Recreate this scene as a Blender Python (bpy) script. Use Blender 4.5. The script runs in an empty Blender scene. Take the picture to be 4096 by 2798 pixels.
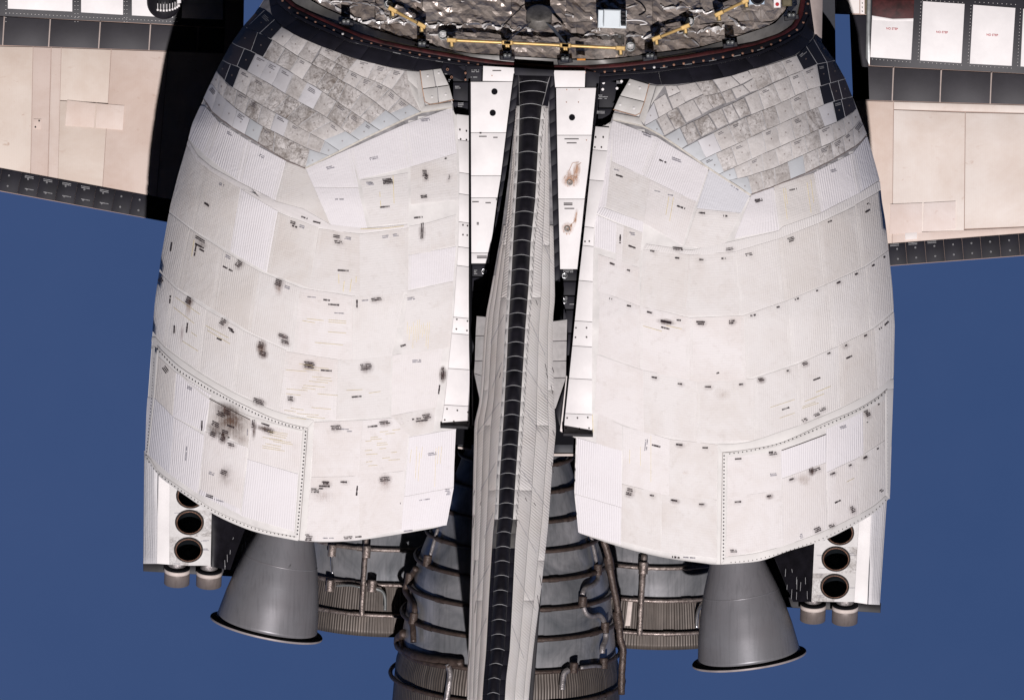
import bpy, math, random
import numpy as np
from mathutils import Vector, Matrix
random.seed(7)
S = bpy.context.scene
R = math.radians
# ------------------------------------------------------------------ camera
# metres; camera looks straight down -Z from 180 m (long telephoto), image up = +Y = nose of the shuttle
D = 180.0
PX = 350.0            # photograph pixels per metre in the plane z = 0
cam = bpy.data.cameras.new('camera'); cam_o = bpy.data.objects.new('camera', cam)
S.collection.objects.link(cam_o); S.camera = cam_o
cam_o.location = (0, 0, D)
cam.sensor_width = 36.0; cam.lens = 36.0 * D / (4096 / PX)
cam.clip_start = 1.0; cam.clip_end = 60000.0
# ------------------------------------------------------------------ world: daylight seen from far above the air
TO_SUN = Vector((0.035, -0.40, 0.915)).normalized()
w = bpy.data.worlds.new('World'); S.world = w; w.use_nodes = True
nt = w.node_tree; bg = nt.nodes['Background']
sky = nt.nodes.new('ShaderNodeTexSky'); sky.sky_type = 'NISHITA'; sky.sun_disc = False
sky.sun_elevation = math.asin(TO_SUN.z); sky.sun_rotation = math.atan2(TO_SUN.x, TO_SUN.y)
sky.altitude = 60000; sky.air_density = 1.0; sky.dust_density = 0.0
nt.links.new(sky.outputs[0], bg.inputs[0]); bg.inputs[1].default_value = 0.05
sl = bpy.data.lights.new('sun', 'SUN'); sl.energy = 4.05; sl.angle = R(0.53); sl.color = (1.0, 0.948, 0.948)
so = bpy.data.objects.new('sun', sl); S.collection.objects.link(so)
so.rotation_euler = (-TO_SUN).to_track_quat('-Z', 'Y').to_euler(); so.location = (2, -20, 60)
S.view_settings.view_transform = 'Standard'; S.view_settings.look = 'None'
S.view_settings.exposure = 0.0; S.view_settings.gamma = 1.0; S.view_settings.use_curve_mapping = False
S.cycles.max_bounces = 6; S.cycles.diffuse_bounces = 2

def W(u, v, z):
    f = (D - z) / D / PX
    return Vector(((u - 2048) * f, -(v - 1398) * f, z))
# ------------------------------------------------------------------ node helpers
class NT:
    def __init__(s, name):
        s.m = bpy.data.materials.new(name); s.m.use_nodes = True
        s.t = s.m.node_tree; s.b = s.t.nodes['Principled BSDF']; s.out = s.t.nodes['Material Output']
    def n(s, typ, **kw):
        x = s.t.nodes.new('ShaderNode' + typ)
        for k, v in kw.items():
            if isinstance(v, (int, float, str, bool)) and hasattr(x, k): setattr(x, k, v)
        return x
    def set(s, sock, v):
        if hasattr(v, 'is_output') or isinstance(v, bpy.types.NodeSocket): s.t.links.new(v, sock)
        else:
            if isinstance(v, tuple) and len(v) == 3 and sock.type == 'RGBA': v = v + (1,)
            sock.default_value = v
    def math(s, op, a, b=0.0, c=0.0, clamp=False):
        x = s.n('Math'); x.operation = op; x.use_clamp = clamp
        s.set(x.inputs[0], a); s.set(x.inputs[1], b); s.set(x.inputs[2], c); return x.outputs[0]
    def mix(s, f, a, b, mode='MIX'):
        x = s.n('MixRGB'); x.blend_type = mode
        s.set(x.inputs[0], f); s.set(x.inputs[1], a); s.set(x.inputs[2], b); return x.outputs[0]
    def coord(s):
        return s.n('TexCoord').outputs['Object']
    def vec(s, v, scale=(1, 1, 1), off=None, rot=(0, 0, 0)):
        x = s.n('Mapping'); s.set(x.inputs[0], v); x.inputs['Scale'].default_value = scale; x.inputs['Rotation'].default_value = rot
        if off is not None: s.set(x.inputs['Location'], off)
        return x.outputs[0]
    def noise(s, v, scale, det=3, rough=.55, dist=0.0):
        x = s.n('TexNoise'); s.set(x.inputs['Vector'], v); x.inputs['Scale'].default_value = scale
        x.inputs['Detail'].default_value = det; x.inputs['Roughness'].default_value = rough; x.inputs['Distortion'].default_value = dist
        return x.outputs['Fac']
    def vor(s, v, scale, feat='DISTANCE_TO_EDGE', rnd=1.0):
        x = s.n('TexVoronoi'); x.feature = feat; s.set(x.inputs['Vector'], v); x.inputs['Scale'].default_value = scale
        x.inputs['Randomness'].default_value = rnd
        return x.outputs['Distance']
    def ramp(s, v, a, b):
        x = s.n('MapRange'); s.set(x.inputs[0], v); x.inputs[1].default_value = a; x.inputs[2].default_value = b; x.clamp = True
        return x.outputs[0]
    def bump(s, h, strength, dist=0.01, nrm=None):
        x = s.n('Bump'); x.inputs['Strength'].default_value = strength; x.inputs['Distance'].default_value = dist
        s.set(x.inputs['Height'], h)
        if nrm is not None: s.set(x.inputs['Normal'], nrm)
        return x.outputs[0]
    def base(s, c): s.set(s.b.inputs['Base Color'], c)
    def rough(s, v): s.set(s.b.inputs['Roughness'], v)
    def metal(s, v): s.set(s.b.inputs['Metallic'], v)
    def spec(s, v): s.set(s.b.inputs['Specular IOR Level'], v)
    def nrm(s, v): s.set(s.b.inputs['Normal'], v)
def seeded(a):
    """object coordinates shifted by each object's own random number, so no two pieces look the same"""
    oi = a.n('ObjectInfo'); c = a.n('CombineXYZ')
    a.set(c.inputs[0], a.math('MULTIPLY', oi.outputs['Random'], 37.0)); a.set(c.inputs[1], a.math('MULTIPLY', oi.outputs['Random'], 91.0))
    x = a.n('VectorMath'); x.operation = 'ADD'; a.set(x.inputs[0], a.coord()); a.set(x.inputs[1], c.outputs[0])
    return x.outputs[0], oi
def paint(name, col, rough=.7, metal=0.0, var=.12, scale=3.0, bump=.1, bscale=30, spec=.3):
    a = NT(name); v, oi = seeded(a)
    n = a.noise(v, scale, 5, .65)
    dark = tuple(c * (1 - var * 1.6) for c in col); lite = tuple(min(1, c * (1 + var)) for c in col)
    a.base(a.mix(a.ramp(n, .3, .7), dark, lite)); a.rough(rough); a.metal(metal); a.spec(spec)
    a.nrm(a.bump(a.noise(v, bscale, 3), bump, .004)); return a.m
# ---- rigid silica tile: colour and dirt level come from the object's own colour
def m_tile():
    a = NT('tile_glaze'); v, oi = seeded(a)
    dirt = oi.outputs['Alpha']
    big = a.ramp(a.noise(v, 5.5, 6, .75, .6), .40, .66)
    fine = a.ramp(a.noise(v, 26, 4, .7, .8), .45, .72)
    wv = a.n('VectorMath'); wv.operation = 'ADD'; a.set(wv.inputs[0], v)
    nc = a.n('TexNoise'); a.set(nc.inputs['Vector'], v); nc.inputs['Scale'].default_value = 7; nc.inputs['Detail'].default_value = 4
    sc = a.n('VectorMath'); sc.operation = 'SCALE'; a.set(sc.inputs[0], nc.outputs['Color']); sc.inputs['Scale'].default_value = .16
    a.set(wv.inputs[1], sc.outputs[0])
    crack = a.math('SUBTRACT', 1.0, a.ramp(a.vor(wv.outputs[0], 7.5), 0.0, .03))
    crack = a.math('MULTIPLY', crack, a.ramp(a.noise(v, 9, 2), .38, .55))
    spots = a.math('SUBTRACT', 1.0, a.ramp(a.vor(v, 13, 'F1'), .09, .16))
    spots = a.math('MULTIPLY', spots, a.ramp(a.noise(v, 4, 2), .5, .62))
    base = oi.outputs['Color']
    c = a.mix(a.math('MULTIPLY', big, a.math('MULTIPLY', dirt, .82)), base, (.22, .185, .16))
    c = a.mix(a.math('MULTIPLY', fine, a.math('MULTIPLY', dirt, .75)), c, (.13, .11, .10))
    c = a.mix(a.math('MULTIPLY', crack, a.math('MULTIPLY', dirt, .85)), c, (.10, .075, .065))
    c = a.mix(a.math('MULTIPLY', spots, a.math('MULTIPLY', dirt, .9)), c, (.80, .78, .77))
    sp2 = a.math('MULTIPLY', a.math('SUBTRACT', 1.0, a.ramp(a.vor(v, 21, 'F1'), .08, .14)), a.ramp(a.noise(v, 6, 2), .5, .6)); c = a.mix(a.math('MULTIPLY', sp2, a.math('MULTIPLY', dirt, .7)), c, (.08, .06, .055))
    mott = a.noise(v, 3.0, 3)
    c = a.mix(a.ramp(mott, .35, .7), a.mix(1.0, c, (.88, .87, .86), 'MULTIPLY'), c)
    a.base(c); a.rough(.62); a.spec(.35)
    a.nrm(a.bump(a.math('ADD', a.math('MULTIPLY', spots, .5), a.noise(v, 40, 3)), .18, .004))
    return a.m
# ---- quilted blanket: ribs follow the blanket's own UV (in photo-sized units)
def m_blanket(name, rib=.5, cross=.2, period=11.0, diag=0.0, dirt=.5, inkline=.10):
    a = NT(name); v, oi = seeded(a)
    uv = a.n('UVMap').outputs[0]; sep = a.n('SeparateXYZ'); a.set(sep.inputs[0], uv)
    u_, v_ = sep.outputs[0], sep.outputs[1]
    wob = a.math('MULTIPLY', a.noise(v, 2.2, 2), 9.0)
    k = 2 * math.pi / period
    uu = a.math('ADD', a.math('ADD', u_, wob), a.math('MULTIPLY', v_, diag))
    s1 = a.math('SINE', a.math('MULTIPLY', uu, k))
    s2 = a.math('SINE', a.math('MULTIPLY', a.math('ADD', v_, wob), k * .8))
    patchy = a.ramp(a.noise(v, 3.0, 3), .3, .65)
    ribs = a.math('MULTIPLY', s1, a.math('MULTIPLY', patchy, rib))
    h = a.math('ADD', ribs, a.math('MULTIPLY', s2, cross))
    h2 = a.math('ADD', h, a.math('ADD', a.math('MULTIPLY', a.noise(v, 34, 4, .7), 1.6), a.math('MULTIPLY', a.noise(v, 8, 4, .6, .8), 3.0)))
    base = oi.outputs['Color']
    stain = a.ramp(a.noise(v, 1.3, 5, .7, .4), .42, .78)
    c = a.mix(a.math('MULTIPLY', stain, dirt), base, a.mix(1.0, base, (.86, .82, .78), 'MULTIPLY'))
    sm = a.ramp(a.noise(v, 9, 5, .75), .55, .8)
    c = a.mix(a.math('MULTIPLY', sm, dirt * .55), c, a.mix(1.0, base, (.70, .66, .62), 'MULTIPLY'))
    c = a.mix(a.math('MULTIPLY', a.ramp(s1, -.2, -1.0), inkline * rib), c, a.mix(1.0, base, (.55, .52, .50), 'MULTIPLY'))
    a.base(c); a.rough(.9); a.spec(.12)
    a.nrm(a.bump(h2, .34, .0055)); return a.m
def m_scorch():
    a = NT('scorch_stain'); uv = a.n('UVMap', ).outputs[0]; v, oi = seeded(a)
    sub = a.n('VectorMath'); sub.operation = 'SUBTRACT'; a.set(sub.inputs[0], uv); sub.inputs[1].default_value = (.5, .5, 0)
    ln = a.n('VectorMath'); ln.operation = 'LENGTH'; a.set(ln.inputs[0], sub.outputs[0])
    f = a.math('SUBTRACT', 1.0, a.math('MULTIPLY', ln.outputs['Value'], 2.0), clamp=True)
    f = a.math('MULTIPLY', a.math('POWER', f, 1.25), a.ramp(a.noise(v, 8, 6, .8, 1.2), .28, .62))
    sepuv = a.n('SeparateXYZ'); a.set(sepuv.inputs[0], a.coord())
    weave = a.math('ADD', .88, a.math('MULTIPLY', a.math('SINE', a.math('MULTIPLY', sepuv.outputs[0], 190.)), .12))
    f = a.math('MULTIPLY', f, a.math('MULTIPLY', weave, oi.outputs['Alpha']), clamp=True)
    tr = a.n('BsdfTransparent'); ms = a.n('MixShader'); a.set(ms.inputs[0], f)
    a.base(oi.outputs['Color']); a.rough(.95); a.spec(.05)
    a.set(ms.inputs[1], tr.outputs[0]); a.set(ms.inputs[2], a.b.outputs[0]); a.set(a.out.inputs[0], ms.outputs[0])
    return a.m
def m_foil():
    a = NT('crinkled_foil'); v, oi = seeded(a)
    cr = a.noise(v, 6, 6, .6, 1.5); cr2 = a.vor(a.vec(v, (1, 1, .5)), 9, 'F1')
    a.base(a.mix(a.ramp(a.noise(v, 2.5, 4), .35, .7), (.29, .24, .21), (.50, .44, .40)))
    a.metal(.35); a.rough(a.math('ADD', .22, a.math('MULTIPLY', a.noise(v, 5, 3), .25)))
    nc = a.n('TexNoise'); a.set(nc.inputs['Vector'], v); nc.inputs['Scale'].default_value = 1.6; nc.inputs['Detail'].default_value = 3
    sc = a.n('VectorMath'); sc.operation = 'SCALE'; a.set(sc.inputs[0], nc.outputs['Color']); sc.inputs['Scale'].default_value = .9
    wv = a.n('VectorMath'); wv.operation = 'ADD'; a.set(wv.inputs[0], v); a.set(wv.inputs[1], sc.outputs[0])
    f1 = a.vor(a.vec(wv.outputs[0], (1, 1.5, .8)), 3.0); f2 = a.vor(a.vec(wv.outputs[0], (1.3, .8, 1)), 7.0); f3 = a.noise(v, 14, 3)
    a.nrm(a.bump(a.math('ADD', a.math('MULTIPLY', f1, 2.0), a.math('ADD', a.math('MULTIPLY', f2, .8), a.math('MULTIPLY', f3, .12))), .36, .07)); return a.m
def m_bell(name, c0, c1, c2, metal=.35, rough=.5, tubes=0.0, blot=3.2):
    a = NT(name); v, oi = seeded(a)
    n = a.noise(v, blot, 5, .62, .7); n2 = a.noise(v, 1.4, 3, .5)
    c = a.mix(a.ramp(n, .28, .78), c0, c1); c = a.mix(a.math('MULTIPLY', a.ramp(n2, .4, .75), .7), c, c2)
    st = a.noise(a.vec(v, (30, 1.5, 30)), 1.0, 3)
    c = a.mix(a.math('MULTIPLY', a.ramp(st, .5, .75), .3), c, tuple(x * .45 for x in c0))
    a.base(c); a.metal(metal); a.rough(rough); a.spec(.4)
    if tubes:
        uv = a.n('UVMap').outputs[0]; sep = a.n('SeparateXYZ'); a.set(sep.inputs[0], uv)
        tn = a.noise(a.vec(uv, (70, .6, 1)), 1.0, 2); a.base(a.mix(a.ramp(tn, .3, .7), c, a.mix(1.0, c, (.5, .47, .45), 'MULTIPLY'))); a.nrm(a.bump(a.math('ADD', a.math('SINE', a.math('MULTIPLY', sep.outputs[0], tubes)), tn), .6, .004))
    else: a.nrm(a.bump(a.noise(v, 22, 3), .12, .004))
    return a.m
def m_pipe(name, c0, c1, metal=.5, rough=.45):
    a = NT(name); v, oi = seeded(a)
    n = a.noise(v, 14, 5, .75, .5)
    a.base(a.mix(a.ramp(n, .35, .7), c0, c1)); a.metal(metal); a.rough(a.ramp(a.noise(v, 20, 2), -.3, 1.4))
    a.nrm(a.bump(a.noise(v, 26, 4, .7), .7, .012)); return a.m
def m_wing():
    a = NT('wing_felt'); v, oi = seeded(a)
    base = oi.outputs['Color']
    st = a.ramp(a.noise(v, 1.1, 6, .68, .3), .40, .75)
    c = a.mix(a.math('MULTIPLY', st, .75), base, a.mix(1.0, base, (.78, .69, .63), 'MULTIPLY'))
    sp = a.ramp(a.noise(a.vec(v, (1, 1.8, 1)), 7.5, 4, .6, .5), .63, .74)
    c = a.mix(a.math('MULTIPLY', sp, a.math('MULTIPLY', a.ramp(a.noise(v, 1.7, 2), .38, .58), .7)), c, a.mix(1.0, base, (.68, .54, .47), 'MULTIPLY'))
    sx = a.n('SeparateXYZ'); a.set(sx.inputs[0], a.coord())
    lines = a.math('SINE', a.math('MULTIPLY', sx.outputs[0], 230.))
    c = a.mix(a.math('MULTIPLY', a.ramp(lines, 0, 1), .05), c, a.mix(1.0, base, (.7, .6, .55), 'MULTIPLY'))
    wh = a.ramp(a.noise(a.vec(v, (1, 3, 1), rot=(0, 0, .3)), 3.2, 6, .8, .8), .66, .80)
    c = a.mix(a.math('MULTIPLY', wh, .25), c, (.86, .80, .77))
    a.base(c); a.rough(.85); a.spec(.15); a.nrm(a.bump(a.noise(v, 40, 3), .12, .004)); return a.m
M = dict(
 tile=m_tile(),
 blanket=m_blanket('quilted_blanket', .6, .15, 8.7, 0, .6),
 ribbed=m_blanket('ribbed_new_blanket', 1.0, .08, 9.3, 0, .2),
 weave=m_blanket('woven_blanket', .28, .2, 8.0, 0, .9),
 finleft=m_blanket('fin_quilt_diagonal', 2.0, .1, 12.0, -1.3, .9, .16),
 finright=m_blanket('fin_quilt_diagonal_mirrored', 1.4, .1, 12.0, .85, .7, .10),
 white=paint('white_hard_panel', (.80, .775, .775), .6, 0, .065, 2.0, .06),
 cream=paint('cream_panel', (.76, .71, .69), .6, 0, .05, 1.5, .05),
 strip=paint('white_edge_strip', (.70, .68, .665), .7, 0, .06, 2.5, .08),
 black=paint('black_tile_glaze', (.011, .010, .014), .5, 0, .35, 6, .1, 30, .3),
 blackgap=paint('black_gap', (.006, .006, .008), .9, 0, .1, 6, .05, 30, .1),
 collar=paint('black_collar', (.0105, .010, .016), .6, 0, .3, 4, .12, 18, .25),
 darkgrey=paint('charcoal_panel', (.032, .030, .036), .55, 0, .16, 2.2, .1, 30, .3),
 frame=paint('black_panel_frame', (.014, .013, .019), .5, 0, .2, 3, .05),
 red=paint('red_seal', (.055, .011, .012), .6, 0, .45, 9, .3, 25),
 olive=paint('olive_seal', (.10, .085, .05), .6, 0, .3, 9, .2),
 greyring=paint('grey_ring_metal', (.16, .155, .15), .5, .3, .25, 3, .1),
 felt=m_wing(),
 shell=paint('pod_skin', (.70, .68, .67), .9, 0, .1, 3, .3, 30, .1),
 under=paint('tile_joint_bed', (.30, .29, .30), .9, 0, .3, 8, .2),
 filler=paint('pale_gap_filler', (.62, .62, .64), .8, 0, .1, 8, .2),
 gapblue=paint('blue_grey_joint', (.18, .20, .26), .8, 0, .2, 8, .2),
 print=paint('black_print', (.035, .024, .028), .9, 0, .3, 40, 0),
 bead=paint('cream_bead', (.66, .62, .56), .9, 0, .15, 20, .2),
 edge=paint('painted_foil_glint', (.72, .70, .69), .35, .2, .3, 20, .3),
 tprint=paint('grey_tile_print', (.13, .12, .14), .9, 0, .3, 40, 0),
 fair=paint('fairing_tile', (.60, .575, .565), .8, 0, .12, 9, .2),
 plug=paint('plug_brown', (.24, .19, .18), .9, 0, .2, 30, 0),
 faint=paint('faded_print', (.30, .29, .33), .9, 0, .3, 40, 0),
 wprint=paint('white_print', (.35, .35, .36), .9, 0, .3, 40, 0),
 redprint=paint('red_print', (.42, .03, .04), .8, 0, .1, 40, 0),
 yellow=paint('yellow_thread', (.70, .60, .36), .9, 0, .15, 20, .1),
 scorch=m_scorch(),
 foil=m_foil(),
 gold=paint('gold_anodised', (.62, .42, .17), .38, .35, .12, 12, .05),
 drum=paint('brushed_drum_metal', (.17, .16, .15), .5, .3, .3, 14, .2),
 steel=paint('grey_steel', (.24, .25, .25), .4, .5, .2, 6, .1),
 shiny=paint('bright_steel', (.6, .6, .62), .25, .9, .1, 8, .1),
 bluebox=paint('pale_blue_box', (.42, .52, .62), .5, .1, .05, 4, .02),
 wbox=paint('white_box_paint', (.66, .72, .76), .5, 0, .04, 4, .02),
 orange=paint('orange_tape', (.55, .22, .03), .5, 0, .1, 9, .1),
 copper=paint('copper_rim', (.42, .23, .16), .45, .3, .4, 18, .4, 30),
 rimdark=paint('dark_port_rim', (.05, .04, .035), .6, .2, .3, 18, .3),
 cup=paint('dark_thruster_liner', (.018, .022, .026), .4, .1, .3, 4, .1),
 niobium=m_bell('thruster_cup_metal', (.17, .14, .13), (.24, .20, .185), (.19, .165, .16), .25, .5),
 pale=paint('pale_band', (.62, .54, .50), .6, 0, .1, 10, .1),
 oms=m_bell('grey_nozzle_coating', (.185, .185, .20), (.25, .25, .27), (.19, .175, .185), .30, .42, 0, 1.0),
 omslip=paint('nozzle_lip', (.34, .30, .30), .5, .1, .15, 6, .1),
 bell=m_bell('heat_tinted_steel', (.09, .10, .112), (.50, .49, .51), (.19, .20, .215), .42, .34, 0, 2.0),  # pale blotches are heat tint, with brighter highlights put into the colour
 belltube=m_bell('tube_wall_steel', (.10, .088, .08), (.20, .17, .15), (.15, .13, .12), .4, .5, 230.),
 bandm=m_pipe('brown_band_wrap', (.038, .026, .022), (.10, .070, .058), .3, .5),
 wrap=m_pipe('foil_wrapped_pipe', (.12, .09, .08), (.42, .36, .33), .7, .35),
 pipe=m_pipe('steel_pipe', (.22, .20, .20), (.45, .42, .42), .7, .3),
 stain=paint('rust_stain', (.50, .31, .21), .9, 0, .4, 20, .1),
 heat=paint('dark_heat_shield', (.012, .014, .022), .5, 0, .3, 5, .1),
 side=paint('fuselage_side_cloth', (.44, .37, .34), .9, 0, .12, 4, .2),
)
# ------------------------------------------------------------------ object helpers
col = S.collection
shuttle = bpy.data.objects.new('space_shuttle', None); col.objects.link(shuttle)
shuttle['label'] = 'tail end of a white and black winged spacecraft above blue ocean'
shuttle['category'] = 'spacecraft'
def link(name, verts, faces, mat, parent=None, color=None, uvs=None, smooth=True, kind=None, mats=None, midx=None):
    me = bpy.data.meshes.new(name); me.from_pydata([tuple(p) for p in verts], [], faces); me.update()
    if uvs is not None:
        ul = me.uv_layers.new(name='UVMap')
        idx = np.empty(len(me.loops), dtype=np.int32); me.loops.foreach_get('vertex_index', idx)
        ul.data.foreach_set('uv', np.asarray(uvs, dtype=np.float32)[idx].ravel())
    for mm in (mats or [mat]): me.materials.append(mm)
    if midx is not None: me.polygons.foreach_set('material_index', midx)
    if smooth: me.polygons.foreach_set('use_smooth', [True] * len(me.polygons))
    o = bpy.data.objects.new(name, me); col.objects.link(o)
    o.parent = parent if parent is not None else shuttle
    if color is not None: o.color = color
    if kind: o['kind'] = kind
    return o
def empty(name, parent=None):
    o = bpy.data.objects.new(name, None); col.objects.link(o); o.parent = parent if parent is not None else shuttle; return o
def pl(pts, t):
    """point at fraction t of a polyline"""
    pts = [Vector((p[0], p[1])) for p in pts]
    if t < 0: return pts[0] + (pts[0] - pts[1]).normalized() * (-t * plen(pts))
    L = [0]
    for a, b in zip(pts, pts[1:]): L.append(L[-1] + (b - a).length)
    d = t * L[-1]
    for i in range(len(pts) - 1):
        if d <= L[i + 1] or i == len(pts) - 2:
            k = (d - L[i]) / max(1e-6, L[i + 1] - L[i]); return pts[i] + (pts[i + 1] - pts[i]) * k
def sm(pts, n=5):
    Q = [pts[0]] + list(pts) + [pts[-1]]; out = []
    for i in range(1, len(Q) - 2):
        a, b, c, d = [Vector((p[0], p[1])) for p in Q[i - 1:i + 3]]
        for k in range(n):
            t = k / n; out.append(tuple(.5 * ((2 * b) + (c - a) * t + (2 * a - 5 * b + 4 * c - d) * t * t + (3 * b - a - 3 * c + d) * t ** 3)))
    return out + [tuple(pts[-1][:2])]
def plen(pts): return sum((Vector(b[:2]) - Vector(a[:2])).length for a, b in zip(pts, pts[1:]))
CL = {}
def spt(h, u, v, lift):
    e = 2.0
    if h in CL: u = max(u, CL[h](v) + 2) if CL[h] is XOL else min(u, CL[h](v) - 2)
    p = W(u, v, h(u, v)); a = W(u + e, v, h(u + e, v)) - W(u - e, v, h(u - e, v)); b = W(u, v - e, h(u, v - e)) - W(u, v + e, h(u, v + e))
    n = a.cross(b); n.normalize()
    if n.z < .25: n = Vector((n.x * .5, n.y * .5, .6)).normalized()
    return p + n * lift
def patch(name, top, bot, h, lift, mat, parent, color=None, inset=1.6, thick=.014, bevel=.004, bw=3.0, step=26, smooth=True, kind=None, uvn=False, wob=0.0, bulge=0.0):
    """a curved panel between two polylines (left to right), laid on the surface h, with its own thickness"""
    wd = (plen(top) + plen(bot)) / 2; ht = ((Vector(top[0][:2]) - Vector(bot[0][:2])).length + (Vector(top[-1][:2]) - Vector(bot[-1][:2])).length) / 2
    def ts(L):
        e = min(.3, inset / L); b = min(.15, bw / L); n = max(1, int(L / step))
        core = [e + b + (1 - 2 * e - 2 * b) * i / n for i in range(n + 1)]
        return ([e] if bevel else []) + core + ([1 - e] if bevel else [])
    us, vs = ts(wd), ts(ht); nu, nv = len(us), len(vs)
    V, UV = [], []
    T = [pl(top, s) for s in us]; B = [pl(bot, s) for s in us]
    for j, r in enumerate(vs):
        for i, s in enumerate(us):
            q = T[i] + (B[i] - T[i]) * r
            if h in CL: q.x = max(q.x, CL[h](q.y) + 2) if CL[h] is XOL else min(q.x, CL[h](q.y) - 2)
            if h in CL and ((CL[h] is XOL and i == 0 and q.x - XOL(q.y) < 28) or (CL[h] is XOR and i == nu - 1 and XOR(q.y) - q.x < 28)): q.x = CL[h](q.y)
            edge = i in (0, nu - 1) or j in (0, nv - 1)
            l = lift - (bevel if edge else 0)
            if bulge: l += bulge * math.sin(math.pi * min(1, max(0, r)))
            if wob and edge: q = q + Vector((random.uniform(-wob, wob), random.uniform(-wob, wob)))
            V.append(spt(h, q.x, q.y, l)); UV.append((s, r) if uvn else (s * wd, r * ht))
    F = [(j * nu + i, (j + 1) * nu + i, (j + 1) * nu + i + 1, j * nu + i + 1) for j in range(nv - 1) for i in range(nu - 1)]
    if thick:
        ring = [i for i in range(nu)] + [j * nu + nu - 1 for j in range(1, nv)] + [(nv - 1) * nu + i for i in range(nu - 2, -1, -1)] + [j * nu for j in range(nv - 2, 0, -1)]
        base = len(V); m = len(ring)          # the skirt has its own vertices, so the top keeps its own shading
        for k in ring: V.append(V[k].copy()); UV.append(UV[k])
        for k in ring:
            p = V[k].copy(); p.z -= thick; V.append(p); UV.append(UV[k])
        for k in range(m): F.append((base + k, base + (k + 1) % m, base + m + (k + 1) % m, base + m + k))
    return link(name, V, F, mat, parent, color, UV, smooth, kind)
def quad(name, q, h, lift, mat, parent, color=None, **kw):
    """q = TL, TR, BR, BL"""
    return patch(name, [q[0], q[1]], [q[3], q[2]], h, lift, mat, parent, color, **kw)
class Bag:
    """collects many tiny flat pieces into one mesh"""
    def __init__(s): s.V, s.F = [], []
    def rect(s, h, cx, cy, w_, h_, ang, lift, dz=0.0):
        c, sn = math.cos(ang), math.sin(ang); b = len(s.V)
        for x, y in ((-w_, -h_), (w_, -h_), (w_, h_), (-w_, h_)):
            u, v = cx + (x * c - y * sn) / 2, cy + (x * sn + y * c) / 2
            s.V.append(spt(h, u, v, lift))
        s.F.append((b + 3, b + 2, b + 1, b))
    def line(s, h, pts, wd, lift, step=30):
        L = plen(pts); n = max(1, int(L / step)); b = len(s.V)
        P = [pl(pts, i / n) for i in range(n + 1)]
        for i, p in enumerate(P):
            t = (P[min(i + 1, n)] - P[max(i - 1, 0)]).normalized(); nn = Vector((-t.y, t.x)) * wd / 2
            s.V.append(spt(h, p.x + nn.x, p.y + nn.y, lift)); s.V.append(spt(h, p.x - nn.x, p.y - nn.y, lift))
        for i in range(n): s.F.append((b + 2 * i, b + 2 * i + 1, b + 2 * i + 3, b + 2 * i + 2))
    def disc(s, h, cx, cy, r, lift, n=8, dome=0.0):
        b = len(s.V); s.V.append(spt(h, cx, cy, lift + dome))
        for k in range(n): s.V.append(spt(h, cx + r * math.cos(2 * math.pi * k / n), cy - r * math.sin(2 * math.pi * k / n), lift))
        for k in range(n): s.F.append((b, b + 1 + k, b + 1 + (k + 1) % n))
    def ringlet(s, h, cx, cy, r0, r1, lift, n=10):
        b = len(s.V)
        for k in range(n):
            a = 2 * math.pi * k / n
            for r in (r0, r1): s.V.append(spt(h, cx + r * math.cos(a), cy - r * math.sin(a), lift))
        for k in range(n):
            k2 = (k + 1) % n; s.F.append((b + 2 * k, b + 2 * k + 1, b + 2 * k2 + 1, b + 2 * k2))
    def build(s, name, mat, parent, kind='stuff', color=None):
        if not s.V: return None
        return link(name, s.V, s.F, mat, parent, color, None, False, kind)
def revolve(name, P0, P1, prof, mat, parent, seg=72, a0=0.0, a1=2 * math.pi, color=None, closed=False):
    """prof = list of (distance along axis in m, radius in m)"""
    ax = (P1 - P0).normalized(); e1 = ax.cross(Vector((0, 0, 1))); e1.normalize(); e2 = e1.cross(ax); e2.normalize()
    V, F, UV = [], [], []; n = len(prof); full = abs(a1 - a0 - 2 * math.pi) < 1e-6; m = seg + 1
    for k in range(m):
        a = a0 + (a1 - a0) * k / seg
        for s, r in prof:
            V.append(P0 + ax * s + (e1 * math.cos(a) + e2 * math.sin(a)) * r); UV.append((a, s))
    for k in range(seg):
        for i in range(n - 1): F.append((k * n + i, (k + 1) * n + i, (k + 1) * n + i + 1, k * n + i + 1))
        if closed: F.append((k * n + n - 1, (k + 1) * n + n - 1, (k + 1) * n, k * n))
    return link(name, V, F, mat, parent, color, UV)
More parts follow.
